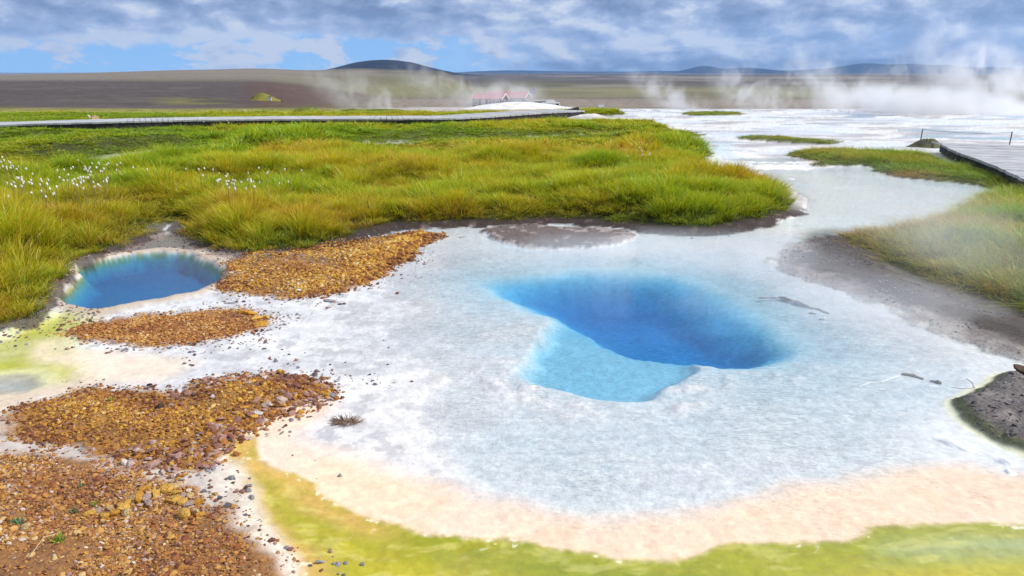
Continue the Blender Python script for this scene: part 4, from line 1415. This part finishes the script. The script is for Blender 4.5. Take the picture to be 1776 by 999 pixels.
# ------------------------------------------------------------------ cabins
M_ROOF = mat_plain('red_roof', (.45, .12, .13), .5, .12, 2, (8, 1, 1), .01)
M_WALL = mat_plain('dark_cabin_wall', (.10, .105, .115), .8, .2, 3, (1, 1, 6))
M_WHITE = mat_plain('white_paint', (.80, .80, .80), .5, .05)
M_GLASS = mat_plain('window_glass', (.06, .08, .10), .1, .1, spec=.6)


def cabin(px, py, y, rz, L, W, hw, hr, label, nwin, door):
    p = AT(px, py, y)
    root = empty('cabin', (p.x, p.y, p.z), rz); tag(root, label, 'cabin')
    hL, hW = L / 2, W / 2
    mb = MB()
    # wall body with gables (x along the ridge)
    vs = [(-hL, -hW, -1.5), (hL, -hW, -1.5), (hL, hW, -1.5), (-hL, hW, -1.5), (-hL, -hW, hw), (hL, -hW, hw), (hL, hW, hw), (-hL, hW, hw), (-hL, 0, hr), (hL, 0, hr)]
    mb.add(vs, [(0, 1, 5, 4), (2, 3, 7, 6), (1, 2, 6, 9, 5), (3, 0, 4, 8, 7), (3, 2, 1, 0), (4, 5, 9, 8), (6, 7, 8, 9)])
    mb.build('wall', M_WALL, root)
    o = .35; sl = (hr - hw) / hW; t = .12
    mb = MB()
    for s in (-1, 1):
        ze = hw - sl * o
        a = [(-hL - o, s * (hW + o), ze + .02), (hL + o, s * (hW + o), ze + .02), (hL + o, 0, hr + .02), (-hL - o, 0, hr + .02)]
        b = [(x, yy, z + t) for x, yy, z in a]
        f = [(0, 1, 2, 3), (4, 7, 6, 5), (0, 4, 5, 1), (1, 5, 6, 2), (2, 6, 7, 3), (3, 7, 4, 0)]
        if s == 1: f = [tuple(reversed(q)) for q in f]
        mb.add(a + b, f)
    rf = mb.build('roof', M_ROOF, root)
    for e in (-1, 1):
        for s in (-1, 1):
            x = e * (hL + o + .03); ze = hw - sl * o
            mb = MB()
            vs = []
            for dx in (-.025, .025):
                vs += [(x + dx, s * (hW + o + .02), ze - .12), (x + dx, s * (hW + o + .02), ze + .16), (x + dx, 0.0 + s * .002, hr + .18), (x + dx, s * .002, hr - .12)]
            mb.add(vs, [(0, 1, 2, 3), (7, 6, 5, 4), (0, 4, 5, 1), (1, 5, 6, 2), (2, 6, 7, 3), (3, 7, 4, 0)])
            mb.build('barge_board', M_WHITE, root)
    def win(cx, cz, w, h, face):
        fw = MB(); gl = MB()
        def bx(mbb, a0, a1, z0, z1, d0, d1):
            if face == 'front': mbb.box((a0, -hW - d1, z0), (a1, -hW - d0, z1))
            else: mbb.box((hL + d0, a0, z0), (hL + d1, a1, z1))
        x0, x1, z0, z1 = cx - w / 2, cx + w / 2, cz - h / 2, cz + h / 2
        q = .10
        bx(fw, x0 - q, x0, z0 - q, z1 + q, .002, .06); bx(fw, x1, x1 + q, z0 - q, z1 + q, .002, .06)
        bx(fw, x0, x1, z1, z1 + q, .002, .06); bx(fw, x0, x1, z0 - q, z0, .002, .06)
        bx(fw, cx - .03, cx + .03, z0, z1, .012, .05)
        f = fw.build('window', M_WHITE, root)
        bx(gl, x0, x1, z0, z1, .004, .010); gl.build('pane', M_GLASS, f)
    for k in range(nwin):
        win(-hL + L * (k + .5) / nwin, hw * .52, .9, .9, 'front')
    win(0, hw * .5, 1.0, 1.0, 'gable')
    if door is not None:
        mb = MB(); mb.box((door - .4, -hW - .05, -.1), (door + .4, -hW - .003, 1.95)); d = mb.build('door', M_WHITE, root)
        mb = MB(); mb.box((door + .28, -hW - .09, .95), (door + .34, -hW - .052, 1.05)); mb.build('handle', M_STEEL, d)
    return root


cabin(850, 184.5, 185, R(-20), 7.4, 4.2, 1.9, 3.0, 'front red roofed cabin with dark walls and white window frames', 4, -.9)
cabin(887, 184.0, 196, R(-20), 8.6, 4.6, 2.2, 3.5, 'rear red roofed cabin partly hidden by the front one', 3, None)
# the higher roof piece between them
p = AT(872, 184.5, 204)
cabin(868, 184.0, 204, R(-20), 6.0, 4.4, 2.6, 3.75, 'taller rear roof end showing between the two red cabins', 2, None)
# shed
p = AT(938, 184.5, 180); r = empty('shed', (p.x, p.y, p.z), R(-15)); tag(r, 'small dark shed with a pale flat roof by the flagpole', 'shed')
mb = MB(); mb.box((-1.3, -1, -1), (1.3, 1, 1.2)); mb.build('wall', mat_plain('shed_wall', (.12, .12, .13), .8, .2), r)
mb = MB(); mb.box((-1.5, -1.2, 1.205), (1.5, 1.2, 1.32)); mb.build('roof', M_PALE, r)
mb = MB(); mb.box((.1, -1.06, -.2), (.9, -1.003, .55)); mb.build('door', M_PALE, r)
# low dark fence line and tank by the shed
p = AT(925, 186.5, 150); mb = MB()
for k in range(9):
    mb.box((k * .62 - 2.5, -.05, -.6), (k * .62 - 2.42, .05, .45))
mb.box((-2.6, -.08, .30), (2.6, -.052, .42)); mb.box((-2.6, -.08, .02), (2.6, -.052, .14))
tag(mb.build('railing', M_BEAM, loc=p), 'low dark railing between sinter hump and shed', 'railing')
p = AT(955, 184.5, 165); r = empty('parked_car', (p.x, p.y, p.z), R(8)); tag(r, 'tiny pale car parked past the dark shed', 'car')
mb = MB(); mb.box((-2, -.8, .25), (2, .8, .8)); mb.add([(-1.2, -.7, .8), (1.1, -.7, .8), (1.1, .7, .8), (-1.2, .7, .8), (-.9, -.6, 1.35), (.7, -.6, 1.35), (.7, .6, 1.35), (-.9, .6, 1.35)], [(4, 5, 6, 7), (0, 1, 5, 4), (1, 2, 6, 5), (2, 3, 7, 6), (3, 0, 4, 7)])
mb.build('body', M_WHITE, r)
for sx in (-1.3, 1.3):
    mb = MB(); mb.tube([(sx, -.85, .3), (sx, -.6, .3)], .32, 12); mb.build('wheel', M_BEAM, r)
# flag pole
p = AT(917.5, 184.5, 170); r = empty('flagpole', p); tag(r, 'tall white flagpole flying a pale flag beside the cabins', 'flagpole')
hp = 29.5 / (F * 1.03) * 170
mb = MB(); mb.tube([(0, 0, -1), (0, 0, hp)], [.06, .035], 8); mb.build('pole', M_WHITE, r)
M_FLB = mat_plain('flag_blue', (.16, .24, .50), .8, .1); M_FLW = mat_plain('flag_white', (.82, .82, .82), .8, .05); M_FLR = mat_plain('flag_red', (.6, .25, .25), .8, .1)
mb = MB(); nx, nz_ = 25, 18
def fz(x, z): return .06 * math.sin(x * 6 + z * 1.2) * (x / 1.25)
vs = []; fs = []; mi = []
for j in range(nz_ + 1):
    for i in range(nx + 1):
        x = i / nx * 1.25; z = j / nz_ * .9
        vs.append((x + .04, fz(x, z), hp - .95 + z))
for j in range(nz_):
    for i in range(nx):
        a = j * (nx + 1) + i
        red = i in (8, 9, 10)[1:2] or j in (8, 9)
        wht = 7 <= i <= 10 or 7 <= j <= 10
        mb.add([vs[a], vs[a + 1], vs[a + nx + 2], vs[a + nx + 1]], [(0, 1, 2, 3)], 2 if (i in (8, 9) or j in (8, 9)) else (1 if wht else 0))
mb.build('flag', [M_FLB, M_FLW, M_FLR], r)
# info board
p = AT(1042.5, 187, 62); r = empty('sign_board', (p.x, p.y, p.z), R(5)); tag(r, 'small blank white notice board on two legs past the boardwalk', 'sign')
mb = MB(); mb.box((-.26, -.02, .05), (.26, .02, .24)); mb.build('panel', M_WHITE, r)
for sx in (-.2, .2):
    mb = MB(); mb.box((sx - .02, .022, -.4), (sx + .02, .05, .2)); mb.build('leg', M_BEAM, r)
# boardwalk end: heap of dark beams
for i, (dx, dz, a, lb) in enumerate(((0, 0, .25, 'upper dark beam jutting from the end of the long boardwalk'), (.15, -.16, -.1, 'lower dark beam under the end of the long boardwalk'))):
    p = Vector(DP(990, 192.5, .25)); mb = MB()
    mb.tube([(-.9 + dx, -.1, -.18 + dz), (.35 + dx, .1, .06 + dz)], [.09, .13], 7)
    tag(mb.build('beam_end', M_BEAM, loc=p), lb, 'beam')

# ------------------------------------------------------------------ mountains
def mat_mountain(name, c1, c2, sc, snow=False):
    m, t = new_mat(name)
    out = t.n('ShaderNodeOutputMaterial')
    pos = t.n('ShaderNodeTexCoord').outputs['Object']
    n = t.noise(pos, sc, 8, .62)
    c = t.mix(t.ss(n, .4, .62), c1, c2)
    bs = t.n('ShaderNodeBsdfPrincipled', Roughness=.95); bs.inputs['Specular IOR Level'].default_value = .05
    bp = t.n('ShaderNodeBump', Strength=.8); bp.inputs['Distance'].default_value = .25 / sc
    t.link(n, bp.inputs['Height']); t.link(bp.outputs[0], bs.inputs['Normal'])
    t.link(c, bs.inputs['Base Color']); t.link(bs.outputs[0], out.inputs[0])
    return m


def mountain(name, pts, y, depth, mat, label, base_py=128.5, seed=0, rough=.04):
    """real relief: a ridge whose crest follows pts (photo columns, rows), falling to front and back"""
    pts = np.array(pts, float)
    n1, n2 = 260, 90
    px = np.linspace(pts[0, 0], pts[-1, 0], n1)
    # smooth crest
    crest = np.interp(px, pts[:, 0], pts[:, 1])
    k = np.ones(9) / 9; crest = np.convolve(np.pad(crest, 4, 'edge'), k, 'valid')
    x = np.array([AT(a, 125, y).x for a in px]); zc = np.array([AT(888, b, y).z for b in crest])
    zb = AT(888, base_py, y).z
    v = np.linspace(-1, 1, n2)
    Vv, Xx = np.meshgrid(v, x, indexing='ij'); _, Zc = np.meshgrid(v, zc, indexing='ij')
    prof = (1 - np.abs(Vv) ** 1.3)
    w = x.max() - x.min()
    hh = np.maximum(Zc - zb, 0)
    nz = fbm(Xx / depth * 3.0 + seed, Vv * 2 + seed, 500 + seed, 6)
    ridge = 1 - np.abs(fbm(Xx / depth * 5.0 + seed, Vv * 1.5, 520 + seed, 5))
    Z = zb + hh * prof * (1 + rough * 6 * nz * (np.abs(Vv) ** .8)) * (1 - rough * 4 * (1 - ridge) * np.minimum(1, np.abs(Vv) * 3))
    Z = np.where(np.abs(Vv) > .97, zb - 60, Z)
    Yy = y + Vv * depth / 2
    Xs = Xx * (1 + Vv * 0)
    cx = float(x.mean())
    V3 = np.stack([Xs - cx, Yy - y, Z - zb], -1).reshape(-1, 3)
    i = np.arange(n1 * n2).reshape(n2, n1)
    Fq = np.stack([i[:-1, :-1], i[:-1, 1:], i[1:, 1:], i[1:, :-1]], -1).reshape(-1, 4)
    o = bpy.data.objects.new(name, mesh_np(name, V3, Fq, [mat])); COL.objects.link(o)
    o.location = (cx, y, zb)
    tag(o, label, 'mountain', kind='structure')
    return o


MM1 = mat_mountain('shield_volcano_rock', (.010, .010, .016), (.022, .020, .026), .004)
MM2 = mat_mountain('haze_blue_mountain', (.006, .012, .030), (.012, .020, .042), .0012)  # distance haze and cloud shadow are put into this dark blue base colour
mountain('mountain', [(520, 131), (565, 122), (590, 116), (620, 108), (645, 104.5), (668, 103.5), (690, 104.5), (715, 108), (740, 115), (765, 121), (795, 127), (840, 131)], 5200, 1600, MM1, 'low dark shield shaped mountain', 130.5, 1, .03)
mountain('mountain', [(1150, 131), (1180, 123), (1200, 118), (1214, 113.5), (1228, 113.5), (1245, 118.5), (1262, 119.5), (1285, 117), (1315, 118), (1345, 122), (1378, 122), (1420, 119.5),
                      (1450, 117), (1476, 112), (1500, 109), (1525, 111), (1545, 112), (1575, 110), (1610, 112.5), (1645, 112), (1672, 117), (1700, 118), (1720, 115.5), (1742, 118), (1776, 122), (1900, 131)],
         12500, 3500, MM2, 'blue distant mountain range under cloud', 130.5, 4, .05)
mountain('mountain', [(700, 131), (790, 125.5), (840, 123), (880, 121.5), (930, 122.5), (1000, 124), (1080, 124.2), (1150, 122.8), (1250, 124), (1400, 125.5), (1900, 126), (2100, 131)], 16500, 3000, MM2, 'very low blue ridge on the skyline', 131, 7, .03)
# old snow on the range and pale lake flats
def patch(name, px0, px1, py, w, y, col, label, kind='structure'):
    a = AT(px0, py, y); b = AT(px1, py, y)
    n = 24; vs = []; cx, cz = (a.x + b.x) / 2, a.z
    rnd3 = random.Random(int(px0))
    for i in range(n):
        t = 2 * math.pi * i / n
        k = 1 + rnd3.uniform(-.2, .2)
        vs.append(((b.x - a.x) / 2 * math.cos(t) * k, w * math.sin(t) * k, (w * .06) * math.sin(t) * k + .6))
    mb = MB(); mb.add(vs + [(v[0] * .98, v[1] * .98, v[2] - 3) for v in vs], [tuple(range(n))] + [(i, i + n, (i + 1) % n + n, (i + 1) % n) for i in range(n)])
    o = mb.build(name, col, loc=(cx, y, cz)); tag(o, label, 'snow' if 'snow' in name else 'ground', kind=kind)
    return o


# ------------------------------------------------------------------ light, sky
SUN_AZ = R(88)      # from +y towards +x
SUN_EL = R(43)
sun_d = bpy.data.lights.new('sun', 'SUN'); sun_d.energy = 4.2; sun_d.angle = R(.53); sun_d.color = (1.0, .95, .87)
sun = bpy.data.objects.new('sun', sun_d); COL.objects.link(sun)
sd = Vector((math.sin(SUN_AZ) * math.cos(SUN_EL), math.cos(SUN_AZ) * math.cos(SUN_EL), math.sin(SUN_EL)))
sun.rotation_euler = (-sd).to_track_quat('-Z', 'Y').to_euler()

w = bpy.data.worlds.new('World'); scene.world = w; w.use_nodes = True
t = NT(w.node_tree)
wo = t.n('ShaderNodeOutputWorld')
sky = t.n('ShaderNodeTexSky', _sky_type='NISHITA')
sky.sun_disc = False; sky.sun_elevation = SUN_EL; sky.sun_rotation = SUN_AZ; sky.altitude = 600; sky.air_density = 1.2; sky.dust_density = .4
bg1 = t.n('ShaderNodeBackground', Strength=.15); t.link(t.mix(1.0, sky.outputs[0], (1.05, 1.32, 1.52), 'MULTIPLY'), bg1.inputs[0])
gen = t.n('ShaderNodeTexCoord').outputs['Generated']
sp = t.n('ShaderNodeSeparateXYZ', i0=gen)
upv = t.n('ShaderNodeCombineXYZ'); t.link(sp.outputs[0], upv.inputs[0]); t.link(sp.outputs[1], upv.inputs[1]); t.link(t.math('ADD', sp.outputs[2], .20), upv.inputs[2])
t.link(t.vmath('NORMALIZE', upv.outputs[0]).outputs[0], sky.inputs[0])
az = t.math('ARCTAN2', sp.outputs[0], sp.outputs[1])
el = t.math('ARCSINE', sp.outputs[2])
# picture-like angular coordinates: px column and elevation in degrees
eld = t.math('MULTIPLY', el, 57.2958)
azd = t.math('MULTIPLY', az, 57.2958)
vec = t.n('ShaderNodeCombineXYZ'); t.link(azd, vec.inputs[0]); t.link(t.math('MULTIPLY', eld, 2.1), vec.inputs[1])
V0 = vec.outputs[0]
def shifted(x, y, z):
    m_ = t.n('ShaderNodeMapping', i0=V0); m_.inputs['Location'].default_value = (x, y, z)
    return m_.outputs[0]
n1 = t.noise(shifted(3, 4, 0), .075, 7, .50, .4)
n2 = t.noise(shifted(31, 7, 3), .27, 9, .56, .25)
n2s = t.noise(shifted(31.7, 8.0, 3), .27, 6, .56, .25)     # the same billows a little sunward
n3 = t.noise(shifted(-13, 57, 9), .26, 8, .56, .2)
n3s = t.noise(shifted(-12.4, 58.0, 9), .26, 6, .56, .2)
etop = t.ss(azd, -34, -14, 1.5, 2.45)
dpos = t.math('ADD', t.math('SUBTRACT', eld, etop), t.math('MULTIPLY_ADD', n2, 3.4, -1.7))
deck = t.ss(dpos, -.30, .35)
right = t.ss(t.math('ADD', azd, t.math('MULTIPLY', n1, 10)), -2, 9)
puff = t.ss(t.math('ADD', n3, t.math('MULTIPLY', t.ss(azd, -20, -8), .055)), .50, .58)
puff = t.math('MULTIPLY', puff, t.ss(eld, .05, .35))
rcov = t.math('MULTIPLY', right, t.ss(n1, .30, .42))
cov = t.math('MAXIMUM', t.math('MAXIMUM', deck, puff), rcov)
high = t.math('MULTIPLY', t.ss(eld, 9, 20), t.ss(n1, .50, .42))
cov = t.math('MULTIPLY', cov, t.math('SUBTRACT', 1.0, t.math('MULTIPLY', high, .8)))
L = t.math('ADD', t.math('MULTIPLY_ADD', n1, 2.3, -1.15 + .60), t.math('MULTIPLY_ADD', n2, 1.15, -.575))
relief = t.math('MULTIPLY', t.math('ADD', t.math('SUBTRACT', n2, n2s), t.math('SUBTRACT', n3, n3s)), 1.2)
L = t.math('ADD', L, relief)
L = t.math('ADD', L, t.math('MULTIPLY', t.math('SUBTRACT', 1.0, t.ss(dpos, -.1, .9)), t.math('MULTIPLY', t.ss(azd, 12, -6), .30)))
leftd = t.math('MULTIPLY', t.ss(azd, 4, -14), t.ss(eld, 2.2, 3.2))
L = t.math('SUBTRACT', L, t.math('MULTIPLY', leftd, .26))
L = t.math('SUBTRACT', L, t.math('MULTIPLY', t.math('MULTIPLY', t.ss(eld, 1.1, .5), right), .38))
L = t.math('ADD', L, t.math('MULTIPLY', t.math('MULTIPLY', t.ss(t.math('ABSOLUTE', t.math('SUBTRACT', eld, 1.9)), .9, .1), right), .16))
L = t.math('ADD', L, t.math('MULTIPLY', t.ss(eld, 5.2, 12), .22))
rr = t.n('ShaderNodeValToRGB'); t.link(L, rr.inputs[0])
E = rr.color_ramp.elements
E[0].position = 0.02; E[0].color = (.19, .24, .38, 1)
E[1].position = .98; E[1].color = (.92, .92, .93, 1)
e = E.new(.32); e.color = (.31, .38, .55, 1)
e = E.new(.62); e.color = (.50, .57, .74, 1)
e = E.new(.82); e.color = (.74, .78, .86, 1)
bg2 = t.n('ShaderNodeBackground', Strength=1.0); t.link(rr.outputs[0], bg2.inputs[0])
mx = t.n('ShaderNodeMixShader'); t.link(cov, mx.inputs[0]); t.link(bg1.outputs[0], mx.inputs[1]); t.link(bg2.outputs[0], mx.inputs[2])
t.link(mx.outputs[0], wo.inputs['Surface'])

# ------------------------------------------------------------------ air and steam
def mat_volume(name, color, dens):
    m, t = new_mat(name)
    out = t.n('ShaderNodeOutputMaterial')
    pv = t.n('ShaderNodeVolumePrincipled', Density=dens); pv.inputs['Color'].default_value = (*color, 1); pv.inputs['Anisotropy'].default_value = .2
    t.link(pv.outputs[0], out.inputs['Volume'])
    return m


mb = MB(); mb.box((-14500, -300, -420), (14500, 19500, 900))
tag(mb.build('haze', mat_volume('haze', (.32, .58, 1.0), 4.5e-5)), 'thin blue air fading the far mountains', 'haze', kind='stuff')


def steam(px, py, y, rx, ry, rz, D, sc, thr, label, lean=0.0, seed=0, up=0.0, hard=.16, pw=1.0, color=(.97, .98, 1.0)):
    import bmesh
    p = AT(px, py, y)
    bm = bmesh.new(); bmesh.ops.create_icosphere(bm, subdivisions=3, radius=1.0)
    me = bpy.data.meshes.new('steam')
    bm.to_mesh(me); bm.free()
    m, t = new_mat('steam')
    out = t.n('ShaderNodeOutputMaterial')
    oc = t.n('ShaderNodeTexCoord').outputs['Object']
    ln = t.vmath('LENGTH', oc).outputs['Value']
    fall = t.ss(ln, 1.0, .25)
    pos = t.n('ShaderNodeNewGeometry').outputs['Position']
    mp = t.n('ShaderNodeMapping', i0=pos); mp.inputs['Location'].default_value = (seed * 3.7, seed * 1.3, 0)
    mp.inputs['Rotation'].default_value = (0, lean, 0); mp.inputs['Scale'].default_value = (1, 1, .85)
    n = t.noise(mp.outputs[0], sc, 7, .62, .7)
    sx = t.n('ShaderNodeSeparateXYZ', i0=oc)
    # more vapour low down
    th = t.math('MULTIPLY_ADD', sx.outputs[2], up, thr)
    dn = t.ss(t.math('SUBTRACT', n, th), 0.0, hard)
    d = t.math('MULTIPLY', t.math('MULTIPLY', dn, t.math('POWER', fall, pw)), D)
    pv = t.n('ShaderNodeVolumePrincipled'); pv.inputs['Color'].default_value = (*color, 1); pv.inputs['Anisotropy'].default_value = .15
    t.link(d, pv.inputs['Density'])
    t.link(pv.outputs[0], out.inputs['Volume'])
    me.materials.append(m)
    o = bpy.data.objects.new('steam', me); COL.objects.link(o)
    o.location = p; o.scale = (rx, ry, rz); o.rotation_euler = (0, lean, 0)
    tag(o, label, 'steam', kind='stuff')
    return o


steam(650, 180, 46, 5.8, 3.0, 1.8, .30, .8, .46, 'white steam drifting off the vents behind the long boardwalk', .5, 1, .10)
steam(780, 150, 60, 5.5, 3.0, 2.4, .24, .6, .48, 'faint tall steam rising beside the red roofed cabins', .35, 2, .06)
steam(880, 168, 70, 4.5, 3.0, 2.0, .34, .5, .40, 'thin steam veil in front of the cabins and flagpole', 0, 3, .02)
steam(1180, 176, 44, 4.5, 2.5, 1.2, .40, 1.0, .45, 'low ragged steam at the far end of the white flat', .5, 4, .10)
steam(1330, 170, 44, 5.0, 2.5, 2.0, .44, .9, .46, 'wispy steam columns over the middle of the white flat', .5, 5, .09)
steam(1480, 168, 42, 5.0, 2.6, 2.3, .50, .8, .46, 'rolling steam between the wisps and the big white bank', .6, 6, .11)
steam(1690, 196, 36, 8.0, 2.6, 1.2, 2.2, .9, .34, 'dense white steam bank beyond the wooden platform', .15, 7, .12)
steam(1740, 160, 38, 6.5, 3.0, 3.1, .70, .7, .43, 'tall steam cloud rising over the dense white bank', .6, 8, .13)
steam(1385, 122, 60, 2.2, 1.6, 2.4, .26, 1.0, .45, 'thin steam wisp climbing into the sky', .5, 9, .05)
steam(1560, 118, 60, 1.9, 1.5, 2.2, .28, 1.0, .45, 'short curled steam wisp against the blue mountain range', .5, 10, .05)
steam(1150, 440, 6.6, 2.2, 1.1, .20, .9, 1.3, .40, 'thin mist over the back of the blue spring', 0, 11, .05)
steam(1730, 425, 6.5, 2.3, 1.8, .55, .30, 1.2, .40, 'mist drifting over the reddish grass bank', .3, 12, .08)
steam(1330, 520, 5.4, 1.1, .6, .16, .7, 1.8, .44, 'light mist above the crusted branches', 0, 13, .05)
steam(1560, 530, 5.4, 1.9, 1.0, .30, .45, 1.4, .39, 'light mist creeping over the dark muddy bank', .2, 14, .08)

# ------------------------------------------------------------------ render settings
scene.view_settings.view_transform = 'Standard'
scene.view_settings.look = 'None'
scene.view_settings.exposure = 0.0
scene.view_settings.gamma = 1.0
scene.render.engine = 'CYCLES'
cy = scene.cycles
cy.max_bounces = 8; cy.diffuse_bounces = 3; cy.glossy_bounces = 2; cy.transmission_bounces = 4
cy.volume_bounces = 3; cy.transparent_max_bounces = 24
cy.caustics_reflective = False; cy.caustics_refractive = False
cy.sample_clamp_indirect = 4.0
cy.volume_step_rate = 1.0
cy.volume_max_steps = 256
cy.use_denoising = True
try:
    cy.denoiser = 'OPENIMAGEDENOISE'
    cy.denoising_prefilter = 'ACCURATE'
except Exception:
    pass
